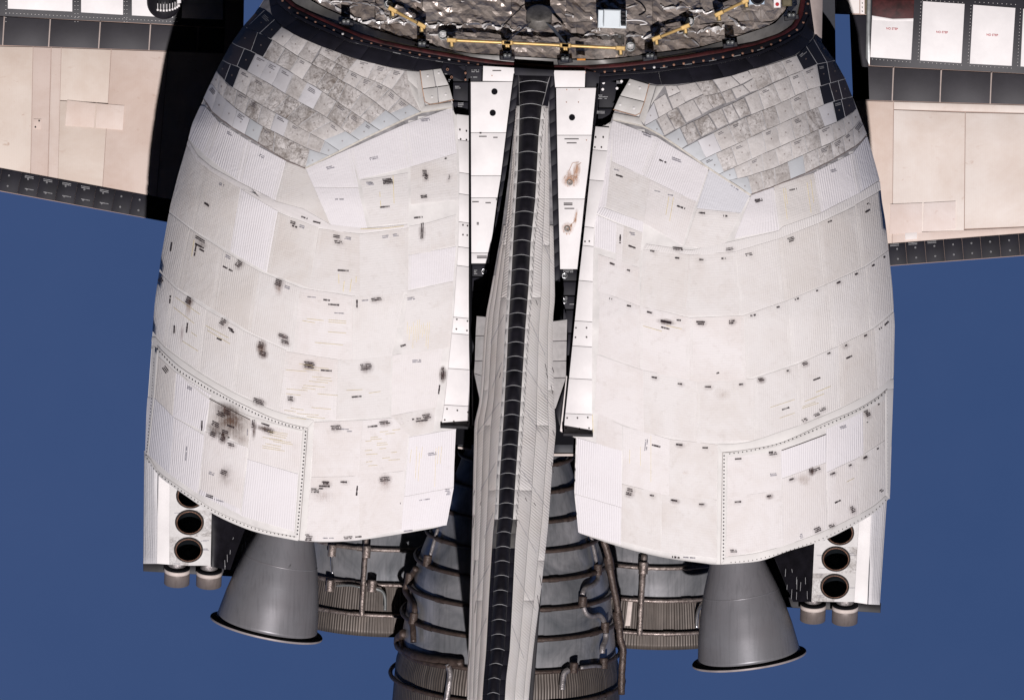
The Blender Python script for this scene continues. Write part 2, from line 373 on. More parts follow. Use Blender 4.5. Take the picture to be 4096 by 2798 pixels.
def tube(name, pts, r, mat, parent, seg=10, sub=6, taper=None, lump=0.0):
    """a pipe through world points (Catmull-Rom)"""
    P = []
    Q = [pts[0]] + list(pts) + [pts[-1]]
    if len(pts) == 2: sub = max(sub, 6)
    for i in range(1, len(Q) - 2):
        for k in range(sub):
            t = k / sub; a, b, c, d = Q[i - 1], Q[i], Q[i + 1], Q[i + 2]
            P.append(.5 * ((2 * b) + (c - a) * t + (2 * a - 5 * b + 4 * c - d) * t * t + (3 * b - a - 3 * c + d) * t ** 3))
    P.append(pts[-1].copy())
    V, F = [], []; ref = Vector((.3, .1, 1)).normalized()
    for i, p in enumerate(P):
        t = (P[min(i + 1, len(P) - 1)] - P[max(i - 1, 0)]).normalized(); e1 = t.cross(ref).normalized(); e2 = t.cross(e1)
        rr = r * (1 + random.uniform(-lump, lump)) * (taper[0] + (taper[1] - taper[0]) * i / (len(P) - 1) if taper else 1)
        for k in range(seg):
            a = 2 * math.pi * k / seg; V.append(p + (e1 * math.cos(a) + e2 * math.sin(a)) * rr)
    for i in range(len(P) - 1):
        for k in range(seg): F.append((i * seg + k, i * seg + (k + 1) % seg, (i + 1) * seg + (k + 1) % seg, (i + 1) * seg + k))
    F.append(tuple(range(seg))[::-1]); F.append(tuple((len(P) - 1) * seg + k for k in range(seg)))
    return link(name, V, F, mat, parent)
def block(name, u0, v0, u1, v1, z0, z1, mat, parent, bev=2.0, color=None, rot=0.0):
    """a bevelled box given in photo units for its plan and metres for its height (z0 bottom, z1 top)"""
    cx, cy = (u0 + u1) / 2, (v0 + v1) / 2; V, F = [], []
    def loop(i, z):
        c, s = math.cos(rot), math.sin(rot)
        for x, y in ((u0 + i, v0 + i), (u1 - i, v0 + i), (u1 - i, v1 - i), (u0 + i, v1 - i)):
            dx, dy = x - cx, y - cy; V.append(W(cx + dx * c - dy * s, cy + dx * s + dy * c, z))
    loop(0, z0); loop(0, z1 - bev / PX); loop(bev, z1)
    for a in (0, 4):
        for k in range(4): F.append((a + k, a + (k + 1) % 4, a + 4 + (k + 1) % 4, a + 4 + k))
    F.append((11, 10, 9, 8)); F.append((0, 1, 2, 3))
    F = [f if len(f) != 4 else f[::-1] for f in F]
    return link(name, V, F, mat, parent, color, None, False)
def poly_prism(name, pts, z0, z1, mat, parent, color=None):
    """pts: list of (u,v) counter-clockwise on screen or not; extruded from z0 to z1"""
    n = len(pts); V = [W(u, v, z1) for u, v in pts] + [W(u, v, z0) for u, v in pts]
    F = [tuple(range(n)), tuple(range(2 * n - 1, n - 1, -1))] + [(k, n + k, n + (k + 1) % n, (k + 1) % n) for k in range(n)]
    o = link(name, V, F, mat, parent, color, None, False)
    import bmesh
    bm = bmesh.new(); bm.from_mesh(o.data); bmesh.ops.recalc_face_normals(bm, faces=bm.faces); bm.to_mesh(o.data); bm.free()
    return o
def itp(tab): 
    xs = [a[0] for a in tab]; ys = [a[1] for a in tab]
    return lambda x: float(np.interp(x, xs, ys))
def fr(ox, oy, k=2.0):
    return lambda *p: [(ox + x / k, oy + y / k) for x, y in p]
A_, B_, C_ = fr(700, 80), fr(560, 700), fr(560, 1400)
D_, E_, F_ = fr(2380, 150), fr(2440, 800), fr(2440, 1500)
Z = 2.2686
G_ = fr(1400, 1400, Z)
# ------------------------------------------------------------------ ocean far below
def flat(z): return lambda u, v: z
oa = NT('deep_ocean'); ov_ = oa.coord()
on = oa.noise(ov_, .0035, 4, .5); on2 = oa.noise(ov_, .05, 3, .6)
oa.base(oa.mix(oa.ramp(on, .3, .7), (.033, .063, .172), (.043, .071, .188)))
oa.base(oa.mix(oa.math('MULTIPLY', oa.ramp(on2, .35, .75), .16), oa.mix(oa.ramp(on, .3, .7), (.031, .065, .166), (.040, .074, .182)), (.048, .084, .196)))
oa.rough(1.0); oa.spec(0.0)
me = bpy.data.meshes.new('ocean'); zz = -3000; q_ = 40000
me.from_pydata([(-q_, -q_, zz), (q_, -q_, zz), (q_, q_, zz), (-q_, q_, zz)], [], [(0, 1, 2, 3)]); me.materials.append(oa.m)
oc = bpy.data.objects.new('ocean', me); col.objects.link(oc); oc['kind'] = 'structure'; oc['label'] = 'flat deep blue ocean far below the spacecraft'

# ------------------------------------------------------------------ body surfaces (height in metres as a function of photo position)
XOL = itp([(-80, 1120), (0, 1052), (53, 1022), (101, 978), (176, 925), (256, 881), (353, 833), (498, 767), (573, 749), (700, 712), (825, 680), (1025, 645), (1200, 620), (1375, 605), (1650, 585), (1820, 580), (2200, 570)])
XOR = itp([(-80, 3215), (0, 3228), (60, 3240), (120, 3258), (150, 3270), (245, 3340), (315, 3380), (390, 3410), (470, 3440), (530, 3465), (650, 3500), (725, 3520), (800, 3527), (875, 3540), (975, 3552), (1150, 3570), (1300, 3579), (1550, 3574), (1750, 3567), (1975, 3560), (2300, 3550)])
ZC = itp([(-80, .35), (0, .55), (150, 1.0), (300, 1.2), (500, 1.42), (800, 1.6), (1200, 1.6), (1700, 1.4), (2165, 1.1), (2300, 1.0)])
HD = itp([(-80, .9), (0, 1.1), (150, 1.5), (400, 1.9), (800, 2.1), (2300, 2.1)])
def drop(t):
    if t < .35: return .10 * ((.35 - t) / .35) ** 2
    t = min(t, 1.0)
    return 1 - (1 - (.94 * (t - .35) / .65) ** 2.25) ** .5
def hL(u, v):
    xo = XOL(v); return ZC(v) - HD(v) * drop((1876 - u) / (1876 - xo))
def hR(u, v):
    xo = XOR(v - 25); xi = 2330
    return ZC(v - 60) - HD(v - 60) * drop((u - xi) / (XOR(v) - xi))
CL[hL] = XOL; CL[hR] = XOR
C1 = itp([(1105, -80), (1137, 0), (1176, 35), (1264, 79), (1353, 119), (1441, 154), (1529, 181), (1617, 200), (1705, 216), (1882, 247), (2014, 264), (2062, 269), (2212, 278), (2339, 280), (2485, 271), (2617, 256), (2749, 238), (2926, 207), (3025, 186), (3125, 150), (3188, 113), (3208, 60), (3223, 0), (3230, -80)])
def h_body(u, v):
    if u < 1876: return hL(u, v)
    if u > 2330: return hR(u, v)
    a = hL(1876, v); b = hR(2330, v); return a + (b - a) * (u - 1876) / (2330 - 1876)
def h_foil(u, v): return .93 - .70 * (235 - v) / PX
def h_ring(u, v): return h_foil(u, v) + .06

# ------------------------------------------------------------------ payload bay rear bulkhead, ring and seals
bay = empty('bay_bulkhead')
L0 = [(1105, -80), (1137, 0), (1176, 35), (1264, 79), (1353, 119), (1441, 154), (1529, 181), (1617, 200), (1705, 216), (1882, 247), (2014, 264), (2128, 274), (2212, 278), (2339, 280), (2485, 271), (2617, 256), (2749, 238), (2926, 207), (3025, 186), (3125, 150), (3180, 115), (3206, 70), (3220, 0), (3226, -80)]
FE = [(1180, -80), (1247, 0), (1308, 33), (1432, 88), (1507, 119), (1626, 154), (1749, 187), (1815, 203), (1904, 216), (2005, 221), (2132, 228), (2270, 236), (2388, 240), (2485, 231), (2608, 212), (2789, 192), (2900, 160), (2996, 128), (3050, 110), (3096, 92), (3135, 50), (3165, 0), (3180, -80)]
def off(pts, d):
    out = []
    for i, p in enumerate(pts):
        a = Vector(pts[max(0, i - 1)]); b = Vector(pts[min(len(pts) - 1, i + 1)]); t = (b - a).normalized(); out.append((p[0] - t.y * d, p[1] + t.x * d))
    return out
# crinkled foil: separate quilted sheets with real folds
def fold(u, v):
    n = (math.sin(u * .045 + 2.1 * math.sin(v * .06)) * math.sin(v * .09 + 1.7 * math.sin(u * .031))) * .5
    n += abs(math.sin(u * .021 + v * .048 + math.sin(u * .05))) * .6 + .35 * abs(math.sin(u * .067 - v * .11 + 2 * math.sin(v * .033)))
    return n * .045
def h_fold(u, v): return h_foil(u, v) + fold(u, v)
FEY = itp(FE)
def h_crumple(u, v):
    q = math.sin(u * 12.9898 + v * 78.233) * 43758.5453; return h_fold(u, v) + .020 * (q - math.floor(q))
sheets_u = [1120, 1500, 1690, 2045, 2265, 2610, 2800, 3180]
rows_v = [-80, 96, 148, 260]
for i in range(len(sheets_u) - 1):
    for j in range(3):
        u0, u1 = sheets_u[i] + (j % 2) * 42, sheets_u[i + 1] + (j % 2) * 42
        def lim(u, v): return min(v, FEY(u) - 1)
        def row(v): return [(u, lim(u, v + 10 * math.sin(u * .01))) for u in np.linspace(u0, u1, 12)]
        t_, b_ = row(rows_v[j]), row(rows_v[j + 1])
        if max(b[1] - t[1] for t, b in zip(t_, b_)) < 12: continue
        patch('foil_sheet', t_, b_, h_crumple, random.uniform(0, .012), M['foil'], bay, step=19, inset=-2.5, thick=.02, bevel=0, bw=3, smooth=False)
bb = Bag()
for pts in ([(1180, -50), (1430, 84), (1700, 100)], [(1247, 0), (1500, 30), (1560, 85), (1690, 108)], [(1510, 118), (1570, 78), (1730, 100), (2010, 110), (2160, 130)], [(2300, 145), (2550, 152), (2740, 140), (2900, 110)], [(2640, 30), (2850, 50), (3050, 20)], [(2790, 192), (2740, 145)], [(2996, 128), (2905, 75)]):
    bb.line(h_fold, pts, 4.5, .042, 6)
for k in range(26):
    u = 1300 + k * 70 + random.uniform(-20, 20); v = random.uniform(0, 200)
    if v < FEY(u) - 12: bb.line(h_fold, [(u + q * 16, v + random.uniform(-5, 5)) for q in range(random.randint(3, 6))], 2.2, .036, 5)
bb.build('foil_crease_glint', M['edge'], bay, 'stuff')  # pale lines painted as glints along the foil creases
def h_gr(u, v):
    k = max(0, min(1, (v - FEY(u)) / max(10, C1(u) - 17 - FEY(u)))); return (h_foil(u, v) + .05) * (1 - k) + (h_body(u, v) - .0) * k
patch('grey_ring', FE, off(L0, -17), h_gr, 0, M['greyring'], bay, inset=0, bevel=0, step=22, thick=.3)
def hs(u, v): return max(h_body(u, v), h_foil(u, v) + .3)
seal = patch('red_seal', off(L0, -18), off(L0, 1), h_body, .02, M['red'], bay, inset=0, bevel=.012, bw=3, step=18, thick=.25)
patch('olive_seal', off(L0, -24), off(L0, -17), h_body, .0, M['olive'], bay, inset=0, bevel=.0, step=22, thick=.25)
C2 = [(1085, -80), (1115, 18), (1176, 70), (1247, 106), (1326, 141), (1397, 170), (1529, 200), (1661, 234), (1873, 268), (2062, 300), (2212, 306), (2401, 308), (2529, 298), (2617, 292), (2705, 280), (2837, 264), (3024, 226), (3100, 198), (3150, 172), (3206, 135), (3228, 75), (3236, -80)]
patch('screwed_ring', L0, C2, h_body, .03, M['collar'], bay, inset=0, bevel=.01, bw=3, step=20, thick=.1)
b = Bag()
bul = Bag()
patch('ring_bulge', off(C2, -9)[2:10], off(C2, 4)[2:10], h_body, .03, M['collar'], bay, inset=0, bevel=0, step=20, thick=.0, bulge=.035)
patch('ring_bulge', off(C2, -9)[11:21], off(C2, 4)[11:21], h_body, .03, M['collar'], bay, inset=0, bevel=0, step=20, thick=.0, bulge=.035)
mid = [((a[0] + c[0]) / 2, (a[1] + c[1]) / 2) for a, c in zip([pl(L0, i / 40) for i in range(41)], [pl(C2, i / 40) for i in range(41)])]
ringscrew = Bag(); pale = Bag()
for k in range(62):
    t = (k + .5) / 62; p = pl(mid, t)
    if 1990 < p.x < 2330: continue
    (pale if k in (9, 20, 26, 41) else ringscrew).disc(h_body, p.x, p.y, 5.2, .034, 8, .008)
ringscrew.build('ring_screw', M['copper'], bay); pale.build('pale_screw', M['white'], bay)
tx = Bag()
for t in (.13, .17, .24, .27, .31, .36, .62, .68, .72, .76, .8, .84):
    p = pl(mid, t); q = pl(mid, t + .01); a = math.atan2(q.y - p.y, q.x - p.x)
    for r in range(2):
        for c in range(6): tx.rect(h_body, p.x + c * 5 * math.cos(a) - r * 7 * math.sin(a), p.y + c * 5 * math.sin(a) + r * 7 * math.cos(a) + 6, 4, 3, a, .035)
tx.build('ring_lettering', M['wprint'], bay)
# black latches on the ring, with the tall shadow-throwing stems behind them
for (u, v) in ((1384, 92), (1688, 180), (2029, 228), (2260, 240), (2600, 229), (2921, 176), (3166, 66)):
    f = empty('ring_latch', bay)
    block('latch_foot', u - 30, v - 6, u + 30, v + 14, h_ring(u, v) - .05, h_ring(u, v) + .08, M['black'], f, 3, rot=.08 if u < 2100 else -.15)
    block('latch_body', u - 17, v - 24, u + 17, v + 8, h_ring(u, v) + .05, h_ring(u, v) + .20, M['heat'], f, 4, rot=.05)
    tube('latch_pin', [W(u - 8, v - 8, h_ring(u, v) + .18), W(u - 8, v - 8, h_ring(u, v) + .24)], .022, M['steel'], f)
    tube('latch_pin', [W(u + 8, v - 8, h_ring(u, v) + .18), W(u + 8, v - 8, h_ring(u, v) + .24)], .022, M['steel'], f)
# yellow handrails
def handrail(pts):
    f = empty('handrail', bay); zz = .24
    P = [W(u, v, h_foil(u, v) + zz) for u, v in pts]
    for a, c in zip(P, P[1:]): tube('rail', [a, c], .019, M['gold'], f, 8, 4)
    for (u, v) in pts:
        z = h_foil(u, v) + zz
        an = math.atan2(pts[-1][1] - pts[0][1], pts[-1][0] - pts[0][0])
        g = block('rail_bracket', u - 19, v - 9, u + 19, v + 9, z - .06, z + .035, M['gold'], f, 3, rot=an)
        g2 = block('rail_bracket', u - 5, v - 4, u + 6, v + 26, z - .10, z + .02, M['gold'], f, 2, rot=-.1)
        block('rail_foot', u - 9, v + 12, u + 9, v + 30, z - .32, z - .02, M['olive'], f, 2)
handrail([(1806, 160), (2026, 170)]); handrail([(2032, 170), (2258, 181)]); handrail([(2264, 181), (2482, 192)])
handrail([(1570, 38), (1686, 100)]); handrail([(2626, 152), (2742, 106)]); handrail([(2876, 54), (2985, 2)])
# round mount with two legs
mt = empty('round_mount', bay)
c0 = W(2156, 88, h_foil(2156, 88) + .30); c1 = W(2156, 34, h_foil(2156, 88) + .44)
revolve('mount_drum', c0, c1, [(0, 0), (0, .142), (.012, .147), (.135, .147), (.145, .14), (.150, .12), (.150, 0)], M['drum'], mt, 40)
for a, c in (((2110, 96), (2028, 166)), ((2196, 96), (2258, 170))):
    za = h_foil(*a) + .45; zb = h_foil(*c) + .42
    A1, B1 = W(a[0], a[1], za), W(c[0], c[1], zb); sd = Vector((0.055, 0.035, 0)) if a[0] < 2150 else Vector((-0.055, 0.035, 0))
    link('mount_leg', [A1 - sd, A1 + sd, B1 + sd * .6, B1 - sd * .6] + [p - Vector((0, 0, .03)) for p in (A1 - sd, A1 + sd, B1 + sd * .6, B1 - sd * .6)], [(0, 1, 2, 3), (7, 6, 5, 4), (0, 4, 5, 1), (1, 5, 6, 2), (2, 6, 7, 3), (3, 7, 4, 0)], M['steel'], mt, smooth=False)
block('mount_clip', 2146, 78, 2162, 112, 0.05, .38, M['shiny'], mt, 3)
tube('mount_knob', [W(2072, 112, .1), W(2072, 100, .5)], .022, M['shiny'], mt)
bx = empty('white_equipment_box', bay); zb = h_foil(2440, 80)
block('base_plate', 2392, 40, 2506, 112, zb + .1, zb + .42, M['wbox'], bx, 3, rot=.03)
block('box_lid', 2414, 38, 2482, 108, zb + .38, zb + .55, M['wbox'], bx, 4, rot=.03)
for k in range(4): block('connector', 2484, 42 + k * 17, 2504, 52 + k * 17, zb + .4, zb + .52, M['black'], bx, 2, rot=.03)
tube('cable', [W(2502, 82, zb + .5), W(2540, 80, zb + .45), W(2572, 84, zb + .4), W(2588, 94, zb + .3), W(2560, 98, zb + .25)], .008, M['white'], bx, 6)
rb = empty('pale_blue_equipment_box', bay); zb = h_foil(3028, 0)
block('box_body', 2996, -60, 3058, 17, zb + .2, zb + .55, M['bluebox'], rb, 3)
revolve('round_dial', W(3030, -10, zb + .54), W(3030, -10, zb + .6), [(0, .0), (0, .085), (.03, .085), (.03, .06), (.015, .055), (.015, 0)], M['black'], rb, 32)
cd = empty('white_card', bay)
block('card', 3094, -40, 3122, 30, zb + .2, zb + .35, M['white'], cd, 2, rot=-.03)
b = Bag(); b.disc(lambda u, v: zb + .35, 3109, 17, 8, .004); b.build('red_spot', M['redprint'], cd, None)
block('green_box', 3128, -30, 3168, 24, zb + .1, zb + .4, M['olive'], bay, 5)
block('orange_tag', 2308, 233, 2342, 241, h_ring(2320, 238) + .1, h_ring(2320, 238) + .3, M['orange'], bay, 2)
for (u, v) in ((1556, 18), (1772, 140), (2522, 186), (2758, 88)):
    q = empty('round_vent', bay); z0 = h_foil(u, v) + .06
    revolve('vent_rim', W(u, v, z0), W(u, v, z0 + .1), [(0, .055), (.06, .055), (.06, .042), (.03, .04), (.03, 0)], M['steel'], q, 20)
    b = Bag()
    for k in range(-2, 3): b.line(lambda a, c: z0 + .033, [(u - 12, v + k * 5), (u + 12, v + k * 5 + 2)], 2, .002)
    b.build('vent_bar', M['white'], q)
# collar of black tiles between the ring and the pods
C3L = [(1070, -80), (1080, 10), (1088, 66), (1128, 106), (1176, 141), (1291, 190), (1432, 238), (1573, 273), (1675, 287), (1758, 284), (1860, 330)]
C3R = [(2400, 335), (2480, 318), (2520, 315), (2626, 341), (2705, 339), (2837, 324), (2926, 306), (2990, 284), (3060, 263), (3118, 244), (3178, 223), (3221, 190), (3251, 150), (3256, 100), (3262, -80)]
def sub(pts, a, b, n=6): return [tuple(pl(pts, a + (b - a) * i / n)) for i in range(n + 1)]
C2L = [p for p in C2 if p[0] < 1900]; C2R = [p for p in C2 if p[0] > 2390]
for k in range(9): patch('collar_tile', sub(C2L, k / 9, (k + 1) / 9), sub(C3L, k / 9, (k + 1) / 9), h_body, .015 + random.uniform(-.002, .002), M['collar'], bay, inset=.35, step=20, bevel=.002, bw=2)
for k in range(9): patch('collar_tile', sub(C2R, k / 9, (k + 1) / 9), sub(C3R, k / 9, (k + 1) / 9), h_body, .015 + random.uniform(-.002, .002), M['collar'], bay, inset=.35, step=20, bevel=.002, bw=2)

# ------------------------------------------------------------------ engine pods
def in_poly(x, y, P):
    c = False; j = len(P) - 1
    for i in range(len(P)):
        if (P[i][1] > y) != (P[j][1] > y) and x < (P[j][0] - P[i][0]) * (y - P[i][1]) / (P[j][1] - P[i][1]) + P[i][0]: c = not c
        j = i
    return c
def pod_shell(h, xi, XO, VB, inner, tilepoly, sign, label):
    """the pod's skin: a grid over the bulge with its outer flank carried down and in"""
    NUM, NV = 84, 150; V, F, MI = [], [], []
    for j in range(NV + 1):
        s = j / NV
        for i in range(NUM + 1):
            t = (i / NUM); t = 1 - (1 - t) ** 1.5; t = min(t, .9985)
            vb = VB(xi + (XO(2000) - xi) * t); v = -80 + (vb + 80) * s
            u = xi + (XO(v) - xi) * t
            u = min(u, inner(v)) if sign > 0 else max(u, inner(v))
            V.append(W(u, v, h(u, v)))
        v = -80 + (VB(XO(2000)) + 80) * s; uo = XO(v)
        V.append(W(uo + sign * 12, v, h(uo, v) - .5)); V.append(W(uo + sign * 50, v, h(uo, v) - 1.0)); V.append(W(uo + sign * 180, v, -2.2))
    n = NUM + 4; px = []
    for j in range(NV):
        for i in range(n - 1):
            a = j * n + i; pts = [V[k] for k in (a, a + 1, a + n + 1, a + n)]; c = sum(pts, Vector()) / 4
            u = c.x * PX * D / (D - c.z) + 2048; v = 1398 - c.y * PX * D / (D - c.z)
            if i < NUM and (1100 < u < 3230) and v < C1(u) + 8: continue
            F.append((a, a + 1, a + n + 1, a + n) if sign > 0 else (a, a + n, a + n + 1, a + 1)); MI.append(1 if any(in_poly(u + du, v + dv, tilepoly) for du, dv in ((0, 0), (0, -18), (0, 14), (sign * -10, -10), (sign * 12, 10))) else 0)
    b0 = len(V)                                   # closed aft end below the lip
    for i in range(NUM + 1):
        p = V[NV * n + i].copy(); V.append(p + Vector((0, .01, -.05))); V.append(Vector((p.x, p.y + .35, p.z - 1.1)))
    for i in range(NUM):
        a = NV * n + i; c = b0 + 2 * i
        F.append((a, a + 1, c + 2, c)); F.append((c, c + 2, c + 3, c + 1)); MI += [0, 0 if i > NUM * .8 else 2]
    o = link('engine_pod', V, F, None, shuttle, None, None, True, None, [M['shell'], M['under'], M['blackgap']], MI)
    o['label'] = label; return o
VBL = itp(sm([(567, 1812), (585, 1820), (635, 1890), (710, 1950), (850, 2045), (970, 2100), (1060, 2130), (1195, 2158), (1310, 2165), (1460, 2155), (1722, 2112), (1790, 2096), (1880, 2090)]))
INL = itp([(200, 1700), (275, 1760), (405, 1811), (455, 1816), (467, 1872), (1400, 1876), (1700, 1878), (1712, 1824), (1939, 1812), (2097, 1784), (2300, 1784)])
tileL = A_((800, -160), (480, -60), (365, 325), (240, 640), (300, 730), (380, 800), (460, 855), (560, 915), (660, 975), (740, 1025), (870, 1110), (1045, 1185), (1965, 740), (2215, 700), (2120, 390), (1950, 410), (860, 60))
podL = pod_shell(hL, 1880, XOL, VBL, INL, tileL, 1, 'left engine pod with a scorched access panel and badly stained nose tiles')
# right pod bottom edge as a function of t (0 = inner edge)
VBR = itp(sm([(2250, 2115), (2314, 2129), (2473, 2182), (2649, 2226), (2804, 2248), (2883, 2255), (3030, 2240), (3155, 2200), (3310, 2150), (3480, 2055), (3552, 1992), (3570, 1985)]))
INR = itp([(200, 2560), (310, 2520), (450, 2455), (495, 2440), (510, 2384), (700, 2362), (978, 2333), (1167, 2312), (1400, 2290), (1730, 2256), (1745, 2304), (1969, 2297), (2129, 2314), (2300, 2320)])
tileR = D_((1780, -160), (1920, 190), (2060, 480), (2170, 780), (2060, 880), (1930, 950), (1780, 1035), (1580, 1130), (1250, 1255), (390, 710), (150, 650), (280, 330), (440, 380), (640, 380), (1600, 150))
podR = pod_shell(hR, 2250, XOR, VBR, INR, tileR, -1, 'right engine pod with cleaner white blankets and paler nose tiles')

CW = (.66, .655, .665, 1); CB = (.56, .60, .65, 1)
def tint(c, dirt, j=.03):
    k = 1 + random.uniform(-j, j); return (c[0] * k, c[1] * k, c[2] * k, dirt)
GREY = (.72, .69, .68); BLUE = (.60, .625, .66); CLEAN = (.68, .67, .70); WHT = (.70, .69, .72); BLK = (.013, .013, .019); BLK2 = (.030, .025, .030)
TI = itp
def seam(F, pts): P = F(*pts); return TI(sorted(P)), P
def tiles(h, pod, top, bot, F, cuts, kinds, printb):
    """one course of tiles: cuts = (x on the top seam, x on the bottom seam) in crop units; kinds one letter each"""
    ft, fb = itp(sorted(top)), itp(sorted(bot))
    cs = []
    for a, b in cuts:
        a1 = F((a, 0))[0][0]; b1 = F((b, 0))[0][0]; cs.append(((a1, ft(a1)), (b1, fb(b1))))
    for (a, b), k in zip(zip(cs, cs[1:]), kinds):
        def mids(p, q, f):
            return [p] + [(x, f(x)) for x in np.linspace(p[0], q[0], 4)[1:3]] + [q]
        c, d = {'d': (GREY, 1.0), 'm': (GREY, .62), 'l': (GREY, .3), 'c': (CLEAN, .06), 'w': (WHT, .03), 'b': (BLUE, .05), 'k': (BLK, 0.0), 'K': (BLK2, 0.0)}[k]
        top_, bot_ = mids(a[0], b[0], ft), mids(a[1], b[1], fb)
        patch('tile', top_, bot_, h, .0105 + random.uniform(-.001, .001), M['tile'], pod, tint(c, d * random.uniform(.6, 1.25), .09), inset=random.uniform(.8, 1.3), step=24, bevel=.0012, bw=2, wob=.7)
        if b[0][0] != cs[-1][0][0] or k in 'kK': printb[3].line(h, [b[0], b[1]], 1.7, .0100)
        if k in 'kK': printb[3].line(h, [a[1], b[1]], 1.5, .0100)
        if k not in 'K' and random.random() < .4:
            p = Vector(a[0]).lerp(Vector(b[0]), .25).lerp(Vector(a[1]).lerp(Vector(b[1]), .25), .15); an = math.atan2(b[0][1] - a[0][1], b[0][0] - a[0][0])
            for r in range(random.choice((2, 2, 3))):
                for cc in range(random.randint(4, 7)):
                    printb[1 if k == 'k' else 0].rect(h, p.x + cc * 4.6 * math.cos(an) - r * 6 * math.sin(an), p.y + cc * 4.6 * math.sin(an) + r * 6 * math.cos(an), 3.6, 3, an, .0125)
        if random.random() < .8:
            p = (Vector(a[0]) + Vector(b[0]) + Vector(a[1]) + Vector(b[1])) / 4
            printb[2].ringlet(h, p.x, p.y, 1.4, 2.8, .0125)
# --- left pod nose tiles
s1 = A_((1150, 270), (1270, 335), (1390, 400), (1500, 455), (1610, 495), (1720, 550), (1800, 620), (1965, 740))
s2 = A_((480, 25), (545, 55), (630, 85), (780, 160), (870, 217), (990, 295), (1100, 355), (1250, 435), (1340, 490), (1440, 545), (1515, 595), (1600, 655), (1680, 722), (1730, 750), (1805, 812))
s3 = A_((400, 165), (455, 190), (610, 250), (710, 300), (810, 353), (920, 410), (1020, 480), (1130, 538), (1200, 588), (1300, 655), (1410, 730), (1520, 805), (1645, 887))
s4 = A_((330, 312), (365, 325), (500, 372), (580, 412), (680, 468), (780, 525), (880, 588), (985, 650), (1100, 712), (1230, 790), (1360, 885), (1480, 967))
s5 = A_((330, 400), (420, 515), (470, 545), (600, 622), (700, 688), (810, 745), (910, 800), (980, 850), (1080, 905), (1190, 962), (1320, 1050))
s6 = A_((295, 500), (310, 530), (380, 610), (500, 715), (600, 785), (700, 850), (770, 882), (870, 932), (980, 990), (1080, 1035), (1240, 1090))
s7 = A_((232, 625), (300, 730), (380, 800), (460, 855), (560, 915), (660, 975), (740, 1025), (870, 1110), (1045, 1185))
R0 = A_((600, -110), (720, -75), (775, -28), (800, 0), (860, 60), (1000, 140), (1190, 215), (1330, 270), (1470, 320), (1600, 350), (1740, 385), (1850, 408), (1950, 412))
pb = [Bag(), Bag(), Bag(), Bag()]
tiles(hL, podL, R0, s2, A_, [(600, 490), (720, 575), (800, 680), (860, 772), (955, 870), (1065, 982), (1175, 1092)], 'KkkLlm'.replace('L', 'l'), pb)
tiles(hL, podL, R0, s1, A_, [(1178, 1152), (1330, 1270), (1462, 1390), (1600, 1540), (1745, 1650), (1840, 1730), (1935, 1965)], 'mdlmlm', pb)
tiles(hL, podL, s1, s2, A_, [(1155, 1094), (1290, 1240), (1400, 1340), (1500, 1440), (1610, 1515), (1720, 1610), (1805, 1700), (1880, 1725), (1965, 1805)], 'ddlmmmmb', pb)
tiles(hL, podL, s2, s3, A_, [(545, 440), (665, 612), (785, 708), (885, 808), (998, 918), (1095, 1018), (1215, 1128), (1310, 1220), (1370, 1300), (1500, 1400), (1600, 1480), (1685, 1560), (1805, 1645)], 'KkmdlddddmmL'.replace('L', 'b'), pb)
tiles(hL, podL, s3, s4, A_, [(455, 352), (560, 500), (652, 582), (752, 680), (852, 776), (950, 884), (1062, 985), (1178, 1105), (1290, 1215), (1408, 1330), (1525, 1400), (1645, 1480)], 'Kkcccmcmddb', pb)
tiles(hL, podL, s4, s5, A_, [(362, 332), (450, 400), (528, 468), (625, 568), (800, 700), (912, 790), (1020, 895), (1140, 985), (1255, 1078), (1368, 1190), (1480, 1320)], 'KkldddddlL'.replace('L', 'b'), pb)
tiles(hL, podL, s5, s6, A_, [(332, 300), (362, 345), (420, 385), (500, 478), (600, 562), (700, 662), (810, 765), (912, 870), (1082, 1055), (1200, 1160), (1320, 1240)], 'lmmddmcmmL'.replace('L', 'b'), pb)
tiles(hL, podL, s6, s7, A_, [(300, 240), (348, 300), (414, 372), (500, 462), (602, 560), (705, 662), (800, 790), (1080, 1045), (1240, 1047)], 'ccccbddb', pb)
for i, m in ((0, 'tprint'), (1, 'wprint'), (2, 'plug'), (3, 'filler')): pb[i].build(('tile_lettering', 'tile_lettering', 'tile_plug', 'gap_filler')[i], M[m], podL)
pb = [Bag(), Bag(), Bag(), Bag()]
# --- right pod nose tiles (seams read from the right crop)
r0 = D_((440, 378), (640, 382), (800, 358), (935, 340), (1080, 305), (1220, 265), (1360, 228), (1485, 190), (1600, 150), (1680, 85), (1745, 20), (1800, -60))
M1 = D_((395, 708), (600, 588), (660, 556), (800, 520), (945, 590), (1060, 530), (1180, 480), (1300, 425), (1440, 360), (1545, 310), (1665, 262), (1775, 215), (1925, 187))
M3 = D_((695, 892), (820, 822), (945, 762), (1065, 702), (1200, 640), (1320, 590), (1440, 545), (1560, 488), (1700, 420), (1775, 398), (1870, 368), (1998, 332))
M4 = D_((840, 990), (965, 925), (1090, 872), (1220, 810), (1340, 752), (1450, 705), (1560, 655), (1680, 600), (1825, 540), (1905, 512), (1985, 490), (2060, 475))
M5 = D_((990, 1092), (1110, 1040), (1225, 988), (1330, 935), (1440, 890), (1560, 835), (1680, 785), (1820, 720), (1930, 678), (2000, 640), (2085, 578), (2095, 560))
M6 = D_((1070, 1142), (1220, 1110), (1330, 1075), (1430, 1045), (1540, 995), (1660, 940), (1780, 885), (1890, 840), (2000, 780), (2060, 730), (2120, 650))
M7 = D_((1245, 1252), (1350, 1215), (1445, 1180), (1565, 1132), (1680, 1085), (1800, 1025), (1905, 970), (2060, 880), (2110, 845), (2168, 775))
